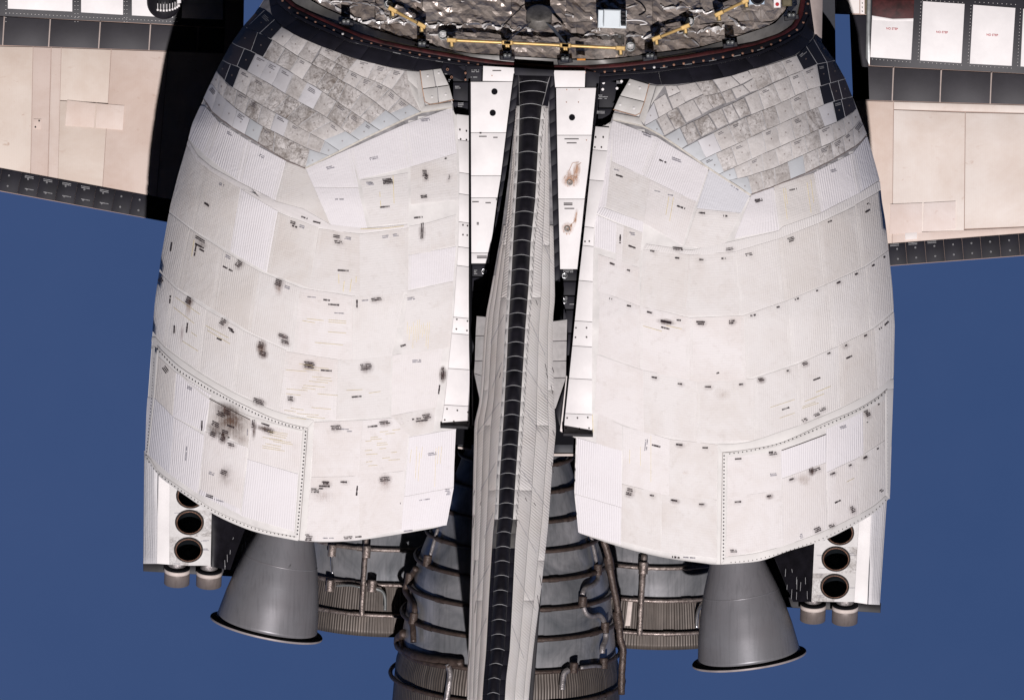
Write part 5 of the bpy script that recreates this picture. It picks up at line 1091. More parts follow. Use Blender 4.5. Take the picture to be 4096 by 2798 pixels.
for (v, t, l) in ((1455, .72, 30), (1490, .75, 22), (1540, .9, 34), (1470, .95, 20), (1720, .9, 20), (1850, .95, 40), (1990, .3, 14), (2010, .55, 12), (1200, .3, 20), (2300, .9, 40), (2380, .9, 50)):
    u = RS(v) + (RO(v) - RS(v)) * t; d.line(h_fin, [(u, v), (u + 7, v + l)], 2.2, .013, 8)
for (v, t, l) in ((2005, .35, 16), (2060, .1, 50), (1960, .1, 20), (1490, .8, 20), (2240, .2, 60), (2400, .3, 50), (2600, .1, 60)):
    u = LO(v) + (LS(v) - LO(v)) * t; d.line(h_fin, [(u, v), (u - 6, v + l)], 2.0, .013, 8)
d.build('frayed_mark', M['print'], fin)
# root: black tiles along the foot of the fin, white hinge fairing lower down
ftl = itp([(290, 2056), (530, 2012), (700, 1992), (840, 1970), (1053, 1944), (1178, 1940), (1258, 1902)])
for s in (-1, 1):
    vs = [300, 345, 395, 440, 490, 545, 600, 660, 720, 780, 840, 900, 955, 1010, 1065, 1120, 1180]
    for a, c in zip(vs, vs[1:]):
        if s < 0: q = [(RLO(a), a + 10), (LO(a) + 3, a - 6), (LO(c) + 3, c - 6), (RLO(c), c + 10)]
        else: q = [(RO(a) - 3, a + 8), (RRO(a), a - 6), (RRO(c), c - 6), (RO(c) - 3, c + 8)]
        quad('fin_root_tile', q, lambda u, v: 1.16, 0, M['collar'], fin, inset=.9, bevel=.003, bw=1.5, step=50, thick=.05)
quad('fin_root_tile', [(1940, 1172), (1960, 1180), (1930, 1262), (1905, 1255)], flat(1.2), 0, M['collar'], fin); quad('fin_root_tile', [(2220, 1195), (2246, 1190), (2270, 1272), (2248, 1280)], flat(1.2), 0, M['collar'], fin)
for q in ([(1906, 1262), (1945, 1266), (1936, 1340), (1902, 1340)], [(1902, 1342), (1936, 1342), (1930, 1440), (1899, 1440)], [(1899, 1442), (1930, 1442), (1926, 1500), (1896, 1490)], [(1896, 1492), (1926, 1502), (1922, 1598), (1919, 1598)]):
    quad('hinge_fairing_tile', q, h_fin, 0, M['fair'], fin, inset=.35, bevel=.001, bw=2, step=60, thick=.3)
for q in ([(2208, 1284), (2269, 1276), (2267, 1360), (2208, 1362)], [(2208, 1364), (2267, 1362), (2265, 1440), (2208, 1442)], [(2208, 1444), (2265, 1442), (2264, 1508), (2211, 1508)], [(2211, 1510), (2264, 1510), (2222, 1632), (2216, 1632)]):
    quad('hinge_fairing_tile', q, h_fin, 0, M['fair'], fin, inset=.35, bevel=.001, bw=2, step=60, thick=.3)
# black wedges with pale edges either side of the fairing
for q, e in (([(1892, 1480), (1897, 1500), (1919, 1606), (1898, 1690)], [(1886, 1478), (1892, 1480), (1893, 1700), (1885, 1700)]), ([(2258, 1545), (2266, 1520), (2240, 1705), (2222, 1640)], [(2265, 1500), (2270, 1505), (2252, 1728), (2240, 1722)])):
    quad('black_wedge', q, flat(1.0), 0, M['black'], fin, inset=0, thick=.1); quad('pale_wedge_edge', e, flat(1.08), 0, M['cream'], fin, inset=0, thick=.1)
# dark trailing surface that shows along the lower right edge
quad('rudder_edge', [(2150, 2340), (2166, 2352), (2130, 2830), (2108, 2830)], flat(1.8), 0, M['black'], fin, inset=0, thick=.1)

# ------------------------------------------------------------------ main engine bells
def bell(cx0, cx1, v0, v1, z0, az, prof, name, label, band_v, tube_from, spread=.2):
    """prof: (v, radius in photo px) along the bell; axis tips slightly away from the camera"""
    P0 = W(cx0, v0, z0); P1 = W(cx1, v1, z0 - az * (v1 - v0) / PX); L = (P1 - P0).length; k = L / (v1 - v0)
    e = empty(name); e['label'] = label
    pr = [((v - v0) * k, r / PX) for v, r in prof]
    cut = (tube_from - v0) * k
    rf = itp([(s, r) for s, r in pr])
    up = [(s, rf(s)) for s in np.linspace(0, cut, 24)]; dn = [(s, rf(s)) for s in np.linspace(cut, pr[-1][0], 10)]
    revolve('bell_wall', P0, P1, up, M['bell'], e, 96); revolve('tube_wall', P0, P1, dn + [(pr[-1][0] - .01, rf(pr[-1][0]) - .03), (0.2, rf(.2) - .04)], M['belltube'], e, 96)
    for bv in band_v:
        s = (bv - v0) * k; r = rf(s); rr = .025; tone = 'bandm' if name != 'side_engine_bell' else 'wrap'
        revolve('hatband', P0, P1, [(s + rr * math.cos(a), r + rr * 2.0 + rr * math.sin(a)) for a in np.linspace(0, 2 * math.pi, 9)[:-1]], M[tone], e, 84, closed=True)
        for q in (random.uniform(.5, .9), random.uniform(1.1, 1.5), random.uniform(1.7, 2.0), random.uniform(2.3, 2.6)):
            rr2 = rr * 1.25
            revolve('band_sleeve', P0, P1, [(s + rr2 * math.cos(a), r + rr * 2.0 + rr2 * math.sin(a)) for a in np.linspace(0, 2 * math.pi, 9)[:-1]], M[tone], e, 5, q, q + .10, closed=True)
    return e, P0, P1, k, rf
prof = [(1760, 190), (1830, 215), (1900, 240), (2000, 282), (2100, 322), (2200, 362), (2300, 392), (2400, 410), (2500, 424), (2600, 437), (2650, 452), (2860, 462)]
# near side of every ring drops by spread*radius in the picture, so ring stations sit that much higher on the axis
cb = [2085 - 225 - 46 + 0, 1964 - 52, 2078 - 60, 2195 - 70, 2306 - 76, 2420 - 80, 2539 - 84, 2667 - 87, 2790 - 88]
main_e, P0, P1, kk, rf = bell(2066, 2022, 1760, 2860, -1.15, .22, prof, 'main_engine_bell', 'largest ribbed engine bell, directly below the tail fin', cb, 2582)
prof2 = [(1900, 260), (2000, 300), (2100, 340), (2200, 375), (2300, 400), (2400, 420), (2450, 427)]
sl_e = bell(1553, 1540, 1900, 2372, -3.3, .22, prof2, 'side_engine_bell', 'partly hidden engine bell low on the left', [2118, 2248, 2364], 2248)
sr_e = bell(2612, 2592, 1950, 2446, -3.3, .22, [(v + 50, r) for v, r in prof2], 'side_engine_bell', 'partly hidden engine bell low on the right', [2188, 2310, 2434], 2310)
def zb(e, u, v, extra=.05):
    """height of a bell's near surface at a photo position"""
    _, A, B, k, rf_ = e; ax = (B - A).normalized()
    best = None
    s_ = None
    lo = 0.05; z = A.z
    for it in range(14):
        p = W(u, v, z); s = (p - A).dot(ax); c = A + ax * s; r = rf_(max(0, s)); dx = p.x - c.x
        dz = math.sqrt(max(0, r * r - dx * dx)); z = c.z + dz
    return z + extra
mc = (main_e, P0, P1, kk, rf)
def pipe(e, pts, r, m, name='feed_pipe', extra=.06, lump=.0): return tube(name, [W(u, v, zb(e, u, v, extra) if len(q) == 0 else q[0]) for u, v, *q in pts], r, M[m], e[0], 10, 5, None, lump)
# left run of pipes on the centre bell
pipe(mc, [(1752, 2110), (1736, 2165), (1720, 2222)], .022, 'pipe', extra=.10)
pipe(mc, [(1664, 2270), (1645, 2300), (1628, 2330), (1622, 2360), (1640, 2390), (1656, 2420), (1658, 2450), (1648, 2480), (1652, 2520), (1654, 2565)], .036, 'bandm', extra=.12, lump=.05)
for (u, v) in ((1708, 2240), (1636, 2312), (1652, 2470)): 
    z = zb(mc, u, v, .14); tube('pipe_joint', [W(u + 4, v - 22, z), W(u - 3, v + 24, z)], .052, M['bandm'], main_e, 12, 3)
pipe(mc, [(1616, 2528), (1592, 2556), (1600, 2588), (1650, 2615), (1720, 2634), (1850, 2650)], .05, 'bandm', extra=.10, lump=.08)
pipe(mc, [(1604, 2550), (1612, 2600), (1650, 2632), (1720, 2652), (1800, 2665)], .030, 'bandm', extra=.13, lump=.08)
pipe(mc, [(1790, 2655), (1800, 2690), (1795, 2740), (1785, 2800)], .036, 'pipe', extra=.12)
# right run
R1 = fr(1900, 2050, Z)
pipe(mc, R1((1050, 200), (1080, 330), (1105, 460)), .024, 'pipe', extra=.08)
pipe(mc, R1((1120, 560), (1110, 610), (1060, 655), (1000, 680), (975, 740)), .030, 'pipe', extra=.12)
pipe(mc, R1((985, 850), (1010, 910), (1060, 935), (1130, 925), (1175, 985)), .030, 'pipe', extra=.12)
pipe(mc, R1((1190, 1090), (1185, 1150), (1160, 1210), (1155, 1270)), .034, 'pipe', extra=.12)
pipe(mc, R1((850, 1420), (810, 1450), (795, 1520), (790, 1600)), .034, 'pipe', extra=.12)
pipe(mc, R1((960, 1400), (1080, 1385), (1140, 1388)), .022, 'pipe', extra=.12)
for q in ((1118, 510), (980, 800), (1183, 1035), (900, 1400), (1170, 1360)):
    u, v = R1(q)[0]; z = zb(mc, u, v, .13); tube('pipe_joint', [W(u, v - 20, z), W(u - 2, v + 22, z)], .050, M['bandm'], main_e, 12, 3)
pp = R1((1165, 240), (1210, 380), (1225, 500), (1260, 680), (1295, 860), (1310, 1040), (1320, 1150), (1345, 1230), (1340, 1330), (1332, 1480), (1330, 1640))
tube('drain_pipe', [W(u, v, -.75 - (v - 2150) / 1500) for u, v in pp], .042, M['bandm'], main_e, 10, 5, None, .06)
for q in ((1218, 455), (1300, 950), (1305, 985)):
    u, v = R1(q)[0]; z = -.75 - (v - 2150) / 1500; tube('pipe_joint', [W(u - 4, v - 26, z), W(u + 4, v + 26, z)], .056, M['bandm'], main_e, 12, 3)
# pipes on the side bells
pipe(sl_e, [(1466, 2140), (1462, 2200), (1456, 2300), (1449, 2400), (1447, 2464)], .030, 'wrap', extra=.11, lump=.08)
for (u, v, s) in ((1466, 2205, .05), (1328, 2200, .05), (1320, 2340, .05), (1488, 2342, .055)): z = zb(sl_e, u, v, .13); tube('pipe_joint', [W(u + 2, v - 24, z), W(u - 2, v + 24, z)], s, M['wrap'], sl_e[0], 12, 3)
pipe(sl_e, [(1328, 2215), (1326, 2250), (1330, 2292)], .014, 'shiny', extra=.12)
pipe(sl_e, [(1345, 2340), (1400, 2338), (1440, 2346)], .014, 'steel', extra=.12); pipe(sl_e, [(1498, 2350), (1528, 2362), (1540, 2390), (1540, 2440)], .020, 'steel', extra=.12)
pipe(sr_e, [(2577, 2215), (2572, 2290), (2565, 2400), (2558, 2540)], .036, 'wrap', extra=.11, lump=.08)
z = zb(sr_e, 2573, 2270, .13); tube('pipe_joint', [W(2575, 2245, z), W(2572, 2293, z)], .056, M['wrap'], sr_e[0], 12, 3)
pipe(sr_e, [(2830, 2412), (2805, 2420), (2790, 2450), (2786, 2510)], .020, 'shiny', extra=.12)
quad('pale_seam_strip', [(2512, 2402), (2530, 2402), (2520, 2500), (2500, 2500)], lambda u, v: zb(sr_e, u, v, .02), 0, M['pale'], sr_e[0], inset=0)

# ------------------------------------------------------------------ manoeuvring nozzles
def nozzle(throat, rim, r_thr, r_rim, lab, z0, az=.15):
    e = empty('manoeuvring_nozzle'); e['label'] = lab
    A = W(throat[0], throat[1], z0); Bp = W(rim[0], rim[1], z0 - az * (rim[1] - throat[1]) / PX); L = (Bp - A).length
    pr = []
    for k in range(28):
        t = k / 27; pr.append((L * t, (r_thr + (r_rim - r_thr) * float(np.interp(t, [0, .16, .35, .55, .75, 1], [0, .20, .46, .68, .85, 1]))) / PX))
    seam_s = pr[11]
    revolve('nozzle_wall', A, Bp, pr + [(L - .02, r_rim / PX - .03), (L * .3, r_thr / PX * 1.2)], M['oms'], e, 96)
    rr = r_rim / PX
    revolve('weld_seam', A, Bp, [(seam_s[0] - .006, seam_s[1] + .000), (seam_s[0], seam_s[1] + .0035), (seam_s[0] + .006, seam_s[1] + .003)], M['oms'], e, 96)
    revolve('flange_shade_ring', A, Bp, [(L - .005, rr - .005), (L + .004, rr + .058), (L + .014, rr + .066)], M['blackgap'], e, 96)  # flange face painted black in place of the shadow above the lip
    revolve('nozzle_lip', A, Bp, [(L + .012, rr + .064), (L + .026, rr + .068), (L + .038, rr + .062), (L + .038, rr - .02)], M['omslip'], e, 96)
    return e
nozzle((1160, 2060), (1067, 2500), 88, 206, 'left grey engine nozzle with a small dark chip', .15, .17)
nozzle((2940, 2190), (2996, 2622), 92, 207, 'right grey engine nozzle, smooth and unmarked', .15, .17)
quad('chip', [(1155, 2262), (1166, 2252), (1166, 2266), (1150, 2270)], lambda u, v: .15 - .17 * (v - 2060) / PX + .42, 0, M['black'], bpy.data.objects['manoeuvring_nozzle'], inset=0, bevel=0, thick=.002)

# ------------------------------------------------------------------ aft thruster housings
def housing(lab, sx, outer, ribbed, white, inner, under, ports, cups):
    e = empty('thruster_housing'); e['label'] = lab
    # solid body
    pts = [outer[0], ribbed[0], white[1], inner[1], inner[2], white[2], ribbed[1], outer[1]] if False else None
    zt = .10
    def hh(u, v): return zt - .0 * v
    quad('underside', under, flat(-.55), 0, M['black'], e, inset=0, thick=.6, step=200)
    quad('cloth_side', [outer[0], ribbed[0], ribbed[1], outer[1]] if sx < 0 else [ribbed[0], outer[0], outer[1], ribbed[1]], lambda u, v: zt - .02 - abs(u - (ribbed[0][0] + ribbed[1][0]) / 2) / PX * 1.3, 0, M['ribbed'], e, (.66, .65, .67, 1), inset=0, step=24, thick=.3, bevel=.01, bw=5)
    q = [ribbed[0], white[0], white[3], ribbed[1]] if sx < 0 else [white[1], ribbed[0], ribbed[1], white[2]]
    quad('white_side_panel', q, hh, 0, M['white'], e, inset=.5, step=80, thick=.3)
    # tiles round each port, with the holes cut as real recesses
    T, Bt = white[0:2], white[2:4]
    rows = [white[0][1]] + [p[1] + 56 for p in ports[:-1]] + [max(white[2][1], white[3][1])]
    xl = itp([(white[0][1], white[0][0]), (white[3][1], white[3][0])]); xr = itp([(white[1][1], white[1][0]), (white[2][1], white[2][0])])
    bt = lambda u: np.interp(u, [white[3][0], white[2][0]], [white[3][1], white[2][1]])
    for k, (a, c) in enumerate(zip(rows, rows[1:])):
        px_, py_ = ports[k][:2]; rx_, ry_ = 56.5, 48.5
        # left and right half tiles with a half-round bite
        for s in (-1, 1):
            pl_ = []; n = 14; a = rows[k]; cb_l = c
            ex = xl if s < 0 else xr
            yb = (lambda u: c) if k < len(ports) - 1 else (lambda u: float(bt(u)))
            for m in range(n + 1): 
                th = math.pi / 2 + s * -1 * 0 + (math.pi * m / n) * (1 if s < 0 else -1); pl_.append((px_ + rx_ * math.cos(th), py_ - ry_ * math.sin(th)))
            outl = [(px_, a)] + pl_ + [(px_, yb(px_)), (ex(c), yb(ex(c))), (ex(a), a)]
            outl = [(u + (-s) * -.0, v) for u, v in outl]
            dirt = random.choice((.15, .2, .9)) if s > 0 or k == 1 else .2
            V = [W(u, v, zt + .012) for u, v in outl]; nvv = len(V); V += [W(u, v, zt - .05) for u, v in outl]
            # fan from the far edge: quads between bite points and the far side
            Fq = []
            for m in range(n + 2):
                v_ = outl[m][1]; 
            far = [W(ex(o_[1]), min(max(o_[1], a), max(yb(ex(c)), a)), zt + .012) for o_ in outl[:n + 3]]
            VV = [W(u, v, zt + .012) for u, v in outl[:n + 3]] + far + [W(u, v, zt - .06) for u, v in outl[:n + 3]]
            N3 = n + 3
            for m in range(N3 - 1):
                Fq.append((m, m + 1, N3 + m + 1, N3 + m) if s < 0 else (m, N3 + m, N3 + m + 1, m + 1)); Fq.append((m, m + 1, 2 * N3 + m + 1, 2 * N3 + m))
            link('port_tile', VV, Fq, M['tile'], e, tint((.70, .69, .69), .12 + (.6 if (k + (s > 0)) % 3 == 2 else 0)), None, False)
        f = empty('thruster_port', e) if False else e
        A = W(px_, py_, zt - .02); Bq = W(px_ - 1, py_ - 14, zt + .4)
        def ell(name, rs, mat):
            V, Fq = [], []; n = 40
            for rr_, zz_ in rs:
                for m in range(n): th = 2 * math.pi * m / n; V.append(W(px_ + rx_ * rr_ * math.cos(th), py_ - ry_ * rr_ * math.sin(th) - (zz_ < -.1) * 0, zt + zz_))
            for j in range(len(rs) - 1):
                for m in range(n): Fq.append((j * n + m, j * n + (m + 1) % n, (j + 1) * n + (m + 1) % n, (j + 1) * n + m))
            return link(name, V, Fq, mat, e)
        ell('port_rim', [(1.02, .0), (1.03, .03), (.97, .04), (.91, .025), (.90, .01)], M['rimdark'])
        ell('port_lip', [(.905, .012), (.90, .028), (.875, .02), (.86, -.02)], M['copper'])
        ell('thruster_liner', [(.87, .0), (.80, -.12), (.70, -.26), (.52, -.40), (.25, -.48), (.02, -.50)], M['cup'])
    quad('black_side', inner, lambda u, v: zt - .04 - abs(u - (white[1][0] if sx < 0 else white[0][0])) / PX * 1.2, 0, M['black'], e, inset=0, step=40, thick=.2)
    poly_prism('housing_core', [ribbed[0], inner[1] if sx < 0 else inner[0], (inner[2] if sx < 0 else inner[3]), (ribbed[1][0], ribbed[1][1] - 2)] if sx < 0 else [inner[0], ribbed[0], (ribbed[1][0], ribbed[1][1] - 2), inner[3]], -1.0, -.62, M['heat'], e)
    b = Bag()
    for k in range(14): 
        u, v = random.uniform(min(p[0] for p in inner) + 20, max(p[0] for p in inner) - 10), random.uniform(inner[0][1] + 60, inner[2][1] - 20)
        if in_poly(u, v, inner): b.line(lambda uu, vv: zt - .02 - abs(uu - (white[1][0] if sx < 0 else white[0][0])) / PX * 1.2, [(u, v), (u + random.uniform(-3, 3), v + random.uniform(8, 40))], 1.2, .01)
    b.build('scratch', M['filler'], e)
    b = Bag()
    for k in range(16):
        u = random.choice((white[0][0] + 26, (white[1][0] - 30))) + random.uniform(-8, 8); v = random.uniform(white[0][1] + 40, white[2][1] - 10)
        if all(((u - p[0]) / 62) ** 2 + ((v - p[1]) / 54) ** 2 > 1 for p in ports):
            for c in range(6): b.rect(hh, u + c * 4.2 - 12, v, 3.6, 2.2, 0, .014)
    b.build('housing_lettering', M['faint'], e)
    for (u, v0, v1, r) in cups:
        z = -.15; L = (v1 - v0) / PX * 1.02; f = empty('thruster_cup', None); f['label'] = None; del f['label']
        A = W(u, v0 - 14, z); Bq = W(u - 3, v1, z - .05)
        revolve('thruster_neck', W(u, v0 - 26, z), Bq, [(0, .09), (.06, .10), (.09, .07)], M['pipe'], f, 32)
        A = W(u, v0 + 2, z); ax = (Bq - A).normalized(); R_ = r / PX
        A2 = A - Vector((0, 0, 0)); Bq = A + (Bq - A).normalized() * 1.0 + Vector((0, 0, -.16)); L2 = (v1 - v0 - 12) / PX
        revolve('thruster_cup_wall', A2, Bq, [(-.01, R_ * .6), (0, R_ * .97), (.008, R_), (L2, R_ * 1.0), (L2, R_ * .92), (.05, R_ * .9), (.05, 0)], M['niobium'], f, 48)
        revolve('pale_band', A2, Bq, [(.004, R_ * 1.0), (.004, R_ * 1.012), (.05, R_ * 1.012), (.05, R_)], M['pale'], f, 48)
        revolve('dark_rim', A2, Bq, [(-.012, R_ * .55), (-.012, R_ * 1.0), (.004, R_ * 1.01)], M['blackgap'], f, 48)
    return e
housing('left thruster housing with three round ports under the pod lip', -1,
    [(574, 1800), (570, 2252)], [(634, 1870), (627, 2252)], [(680, 1880), (848, 1980), (842, 2263), (678, 2256)],
    [(848, 1990), (1080, 2080), (930, 2278), (842, 2264)], [(572, 2240), (960, 2262), (948, 2304), (573, 2282)],
    [(762, 1982), (758, 2088), (754, 2198)], [(709, 2266, 2345, 51), (837, 2276, 2352, 51)])
housing('right thruster housing with three round ports under the pod lip', 1,
    [(3553, 1960), (3522, 2416)], [(3486, 2030), (3470, 2414)], [(3264, 2040), (3438, 2040), (3416, 2406), (3246, 2402)],
    [(3090, 2210), (3258, 2160), (3246, 2404), (3172, 2404)], [(3130, 2385), (3524, 2410), (3522, 2448), (3170, 2428)],
    [(3359, 2129), (3344, 2234), (3339, 2344)], [(3253, 2410, 2491, 51), (3381, 2415, 2499, 52)])

quad('recess_shade_sheet', [(2960, 2190), (3115, 2190), (3182, 2428), (3050, 2420)], flat(-.7), 0, M['blackgap'], fus, inset=0, thick=.2)  # black sheet standing in for the shade beside the right nozzle
quad('recess_shade_sheet', [(990, 2080), (1140, 2080), (1020, 2290), (925, 2302)], flat(-.7), 0, M['blackgap'], fus, inset=0, thick=.2)  # same painted shade beside the left nozzle

# ------------------------------------------------------------------ wings
ZWG = -3.85
def wz(u, v): return ZWG
def wing(lab): e = empty('wing'); e['label'] = lab; return e
def wp(name, e, q, m, lift=.02, color=None, F=None, **kw):
    return quad(name, F(*q) if F else list(q), wz, lift, M[m], e, color, inset=kw.pop('inset', .8), bevel=.003, bw=2, step=kw.pop('step', 120), thick=kw.pop('thick', .02), **kw)
lw = wing('left wing trailing edge with beige felt and black edge tiles')
poly_prism('wing_skin', [(-120, -120), (978, -120), (972, 250), (940, 900), (700, 893), (-120, 742)], ZWG - .35, ZWG, M['felt'], lw, (.42, .32, .28, 1))
# black frame and white panels
FT = lambda u: 62 + (u - 0) * .053; FB = lambda u: 181 + u * .0345
quad('panel_frame', [(-120, -120), (900, -120), (900, 108), (-120, 58)], wz, .012, M['frame'], lw, inset=0, step=200)
for x0, x1, b0, b1 in ((31, 291, 35, 47), (324, 494, 50, 60), (527, 694, 62, 71)): wp('white_flap_panel', lw, ((x0, -110), (x1, -110), (x1 - 1, b1), (x0, b0)), 'white', .03)
wp('cream_flap_panel', lw, ((727, -110), (893, -110), (893, 80), (727, 73)), 'cream', .03)
b = Bag()
for k in range(60):
    u = 24 + k * 14.6
    if u < 712: b.disc(wz, u, 40 + 6 + u * .052 + 4, 1.6, .024, 5)
for x in (24, 300, 312, 497, 508, 706):
    for v in range(-90, 90, 16): b.disc(wz, x, v, 1.5, .024, 5)
b.build('frame_rivet', M['strip'], lw)
xs = [-120, 14, 198, 398, 599, 790, 900]
for a, c in zip(xs, xs[1:]):
    wp('charcoal_panel', lw, ((a + 5, FT(a) + 3), (c + 2, FT(c) + 3), (c - 4, FB(c)), (a - 2, FB(a))), 'darkgrey', .02, inset=1.5)
    if a > 0 and a < 700: wp('pale_divider', lw, ((a + 1, FT(a) + 4), (a + 6, FT(a) + 4), (a - 1, FB(a)), (a - 6, FB(a))), 'side', .026, inset=0)
BT = FB; BB = lambda u: 670 + (u) * .185
FE1 = (.65, .572, .51, 1); FE2 = (.68, .585, .53, 1)
def fel(e, q, c=FE1, lift=.018, name='felt_panel', **kw): return wp(name, e, q, 'felt', lift, tint(c[:3], 1, .02), thick=.01, inset=.6, **kw)
fel(lw, ((-120, BT(0) + 2), (132, BT(132) + 2), (122, BB(122)), (-120, BB(-120)))); fel(lw, ((133, BT(133) + 2), (204, BT(204) + 2), (191, BB(191)), (123, BB(123))), (.60, .50, .45))
fel(lw, ((206, BT(206) + 2), (245, BT(245) + 2), (232, BB(232)), (193, BB(193))), (.60, .51, .46))
fel(lw, ((246, BT(246) + 2), (444, BT(444) + 2), (432, 412), (240, 400))); fel(lw, ((240, 402), (432, 414), (410, BB(410)), (232, BB(232))))
fel(lw, ((446, BT(446) + 2), (672, BT(672) + 2), (625, BB(625)), (411, BB(411))), (.61, .51, .455)); fel(lw, ((674, BT(674) + 2), (968, BT(968) + 2), (940, BB(940)), (627, BB(627))))
for q in (((269, 399), (384, 412), (377, 509), (260, 501)), ((388, 412), (498, 421), (491, 520), (381, 510))): fel(lw, q, (.71, .61, .555), .030, 'pale_patch')
wp('access_plate', lw, ((134, 474), (167, 475), (165, 516), (133, 515)), 'felt', .028, (.68, .58, .53, .3))
b = Bag(); b.disc(wz, 157, 483, 3.4, .04); b.disc(wz, 142, 508, 3.4, .04); b.build('plate_screw', M['black'], lw)
xs = [-120, 0, 78, 153, 228, 303, 378, 453, 524, 600, 675, 750, 825, 938]
for a, c in zip(xs, xs[1:]): wp('edge_tile', lw, ((a + 9, BB(a + 9) + 1), (c + 9, BB(c + 9) + 1), (c - 8, 762 + .186 * (c - 8)), (a - 8, 762 + .186 * (a - 8))), 'collar', .02, inset=.4)
b = Bag(); t = Bag()
for a, c in zip(xs[:9], xs[1:10]):
    m = (a + c) / 2
    for dv in (24, 66): b.ringlet(wz, m - dv * .12, BB(m) + dv, 1.8, 3.4, .025)
    if 80 < m < 460:
        for r, dv in ((0, 10), (1, 16), (2, 62)):
            for k in range(8): t.rect(wz, m + k * 4.4 - 14, BB(m) + dv + k * .8, 3.6, 2.6, .18, .026)
b.build('tile_plug', M['wprint'], lw); t.build('tile_lettering', M['wprint'], lw)
# ribbed dark cap that overlaps the third white panel at the picture's top edge
cp = empty('ribbed_cap', lw)
revolve('cap_body', W(656, 8, ZWG + .05), W(656, 8, ZWG + .6), [(0, .20), (.10, .20), (.16, .18), (.18, 0)], M['black'], cp, 40)
for k in range(9):
    a = math.radians(248 + k * 10.5); u, v = 656 + 66 * math.cos(a) * 1.02, 6 - 58 * math.sin(a) * .62
    block('cap_rib', u - 1.2, v - 26, u + 1.2, v, ZWG + .2, ZWG + .3, M['white'], cp, .5); block('cap_foot', u - 3.8, v - 4, u + 3.8, v + 4, ZWG + .05, ZWG + .25, M['white'], cp, 1)
block('cap_light', 708, -30, 724, 12, ZWG + .2, ZWG + .35, M['white'], cp, 3)
# right wing
rw = wing('right wing trailing edge with beige felt and NO STEP panels')
poly_prism('wing_skin', [(3400, -120), (4220, -120), (4220, 1012), (3540, 1064), (3480, 1064), (3412, 400), (3398, 56)], ZWG - .35, ZWG, M['felt'], rw, (.42, .32, .28, 1))
poly_prism('wing_root', [(3288, -120), (3400, -120), (3400, 58), (3292, 54)], ZWG - .35, ZWG + .004, M['side'], rw)
quad('panel_frame', [(3482, -120), (4220, -120), (4220, 300), (3480, 262)], wz, .012, M['frame'], rw, inset=0, step=200)
wp('wing_shade_panel', rw, ((3402, 60), (3468, 60), (3480, 400), (3416, 400)), 'frame', .02)  # black panel laid over the felt in place of the pod's shadow
wp('metal_rail', rw, ((3470, -120), (3487, -120), (3478, 262), (3462, 230)), 'steel', .05)
wp('cream_strip', rw, ((3440, -120), (3458, -120), (3458, 57), (3440, 55)), 'cream', .02); wp('olive_strip', rw, ((3459, -120), (3470, -120), (3468, 58), (3459, 57)), 'olive', .02); wp('cream_root', rw, ((3294, -120), (3438, -120), (3438, 54), (3292, 50)), 'cream', .012)
b = Bag()
for v in (-40, -20, -2, 14, 31, 47): b.disc(wz, 3449, v, 2, .045, 6)
b.build('strip_screw', M['black'], rw)
wp('white_flap_panel', rw, ((3487, 76), (3654, 76), (3645, 240), (3480, 229)), 'white', .03)
patch('maroon_flap_area', [(3489, -2), (3657, 0)], [(3488, 62), (3532, 72), (3616, 79), (3653, 73)], wz, .034, M['red'], rw, inset=0, step=60); bpy.data.objects['maroon_flap_area'].color = (1, 1, 1, 1)
wp('white_flap_panel', rw, ((3691, 4), (3859, 15), (3846, 253), (3679, 242)), 'white', .03); wp('white_flap_panel', rw, ((3892, 18), (4062, 31), (4047, 264), (3878, 255)), 'white', .03)
wp('white_flap_panel', rw, ((4092, 34), (4210, 40), (4200, 274), (4081, 266)), 'white', .03)
patch('white_step_edge', [(3488, 62), (3532, 72), (3616, 79), (3653, 73)], [(3488, 80), (3532, 84), (3616, 86), (3653, 84)], wz, .032, M['white'], rw, inset=0, step=60)
for q in (((3489, -110), (3657, -110), (3657, -6), (3489, -6)), ((3691, -110), (3862, -110), (3860, -8), (3691, -14)), ((3896, -110), (4064, -110), (4062, -2), (3894, -6))): wp('white_flap_panel', rw, q, 'white', .03)
b = Bag()
for x0, y0, x1, y1, n in ((3490, 236, 3640, 248, 11), (3680, 248, 3846, 260, 11), (3880, 262, 4045, 272, 11), (3684, 8, 3672, 238, 18), (3884, 22, 3872, 250, 18), (4082, 36, 4070, 262, 18), (3690, 0, 3850, 10, 10), (3900, 8, 4062, 18, 10)):
    for k in range(n): b.disc(wz, x0 + (x1 - x0) * k / (n - 1), y0 + (y1 - y0) * k / (n - 1), 1.5, .024, 5)
b.build('frame_rivet', M['strip'], rw)
FT2 = lambda u: 262 + (u - 3480) * .050; FB2 = lambda u: 402 + (u - 3500) * .0285
xs = [3410, 3571, 3762, 3963, 4160, 4220]
for a, c in zip(xs, xs[1:]):
    wp('charcoal_panel', rw, ((a + 5, FT2(a) + 3), (c + 2, FT2(c) + 3), (c - 3, FB2(c)), (a - 2, FB2(a))), 'darkgrey', .02, inset=1.5)
    if a > 3450: wp('pale_divider', rw, ((a, FT2(a) + 4), (a + 5, FT2(a) + 4), (a, FB2(a)), (a - 5, FB2(a))), 'side', .026, inset=0)
B1 = lambda u: 973 - (u - 3552) * .077; 
FR = (.72, .655, .61)
fel(rw, ((3414, FB2(3414) + 2), (3573, FB2(3573) + 2), (3568, B1(3568)), (3470, B1(3470))), (.66, .56, .50)); fel(rw, ((3575, FB2(3575) + 2), (4220, FB2(4220) + 2), (4220, 455), (3575, 437)), FR)
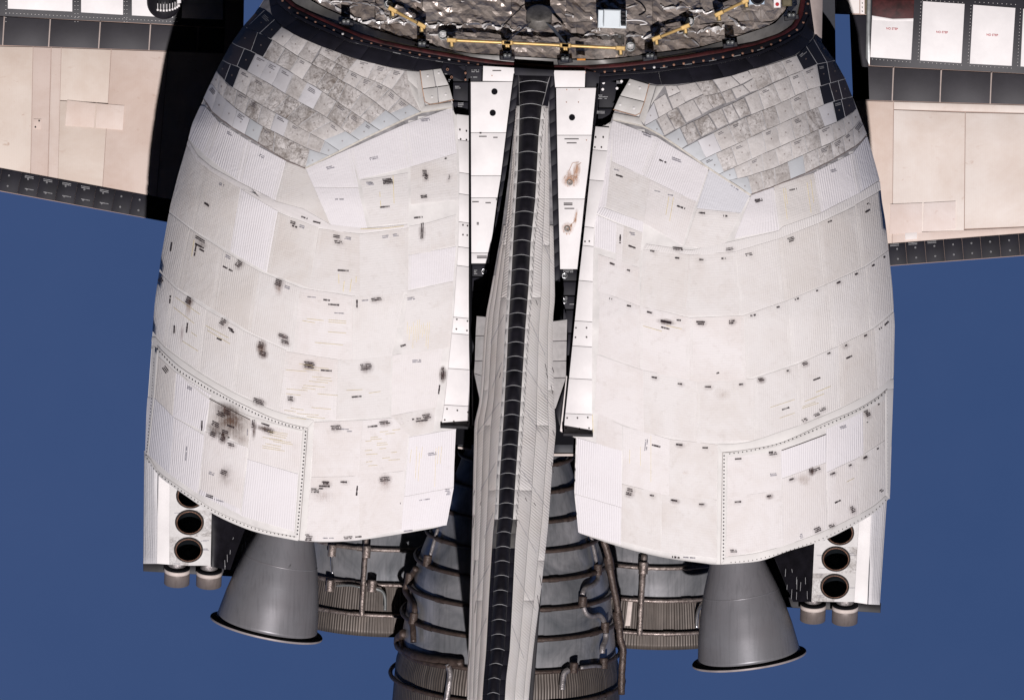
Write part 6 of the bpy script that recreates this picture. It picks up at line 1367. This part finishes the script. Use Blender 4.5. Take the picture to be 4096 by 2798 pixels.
fel(rw, ((3575, 439), (3860, 450), (3856, 920), (3569, 930)), FR); fel(rw, ((3862, 450), (4220, 457), (4220, 900), (3858, 914)), FR); fel(rw, ((3569, 932), (4220, 902), (4220, B1(4220)), (3569, B1(3569))), (.68, .58, .53))
for q in (((3561, 815), (3690, 810), (3688, 929), (3558, 936)), ((3694, 810), (3823, 803), (3822, 915), (3692, 926))): fel(rw, q, (.78, .70, .67), .032, 'pale_patch')
wp('tape_patch', rw, ((3619, 931), (3669, 927), (3668, 955), (3620, 959)), 'cream', .034)
xs = [3480, 3552, 3621, 3698, 3773, 3847, 3920, 3996, 4073, 4150, 4220]
for a, c in zip(xs, xs[1:]): wp('edge_tile', rw, ((a, B1(a) + 1), (c, B1(c) + 1), (c + 8, B1(c) + 88), (a + 8, B1(a) + 88)), 'collar', .02, inset=.4)
b = Bag(); t = Bag()
for a, c in zip(xs[1:], xs[2:]):
    m = (a + c) / 2
    for dv in (24, 64): b.ringlet(wz, m + dv * .08, B1(m) + dv, 1.8, 3.4, .025)
    if m < 3800:
        for r, dv in ((0, 6), (1, 12)):
            for k in range(8): t.rect(wz, m + k * 4.4 - 24, B1(m) + dv - k * .3, 3.6, 2.6, -.07, .026)
b.build('tile_plug', M['wprint'], rw); t.build('tile_lettering', M['wprint'], rw)
def text(s, u, v, wd, ang, mat, parent):
    cu = bpy.data.curves.new('lettering', 'FONT'); cu.body = s; cu.align_x = 'CENTER'; cu.align_y = 'CENTER'; cu.size = 1; cu.offset = .012
    o = bpy.data.objects.new('tmp', cu); col.objects.link(o); dg = bpy.context.evaluated_depsgraph_get()
    me = bpy.data.meshes.new_from_object(o.evaluated_get(dg)); bpy.data.objects.remove(o)
    xs_ = [vv.co.x for vv in me.vertices]; k = wd / (max(xs_) - min(xs_)) / PX; me.materials.clear(); me.materials.append(mat)
    for vv in me.vertices: vv.co = Vector((vv.co.x * k, vv.co.y * k * 1.0, 0))
    o = bpy.data.objects.new('no_step_lettering', me); col.objects.link(o); o.parent = parent; o.location = W(u, v, ZWG + .0345); o.rotation_euler = (0, 0, -ang); return o
for u, v in ((3568, 115), (3768, 129), (3969, 140)): text('NO STEP', u, v, 47, .05, M['redprint'], rw)
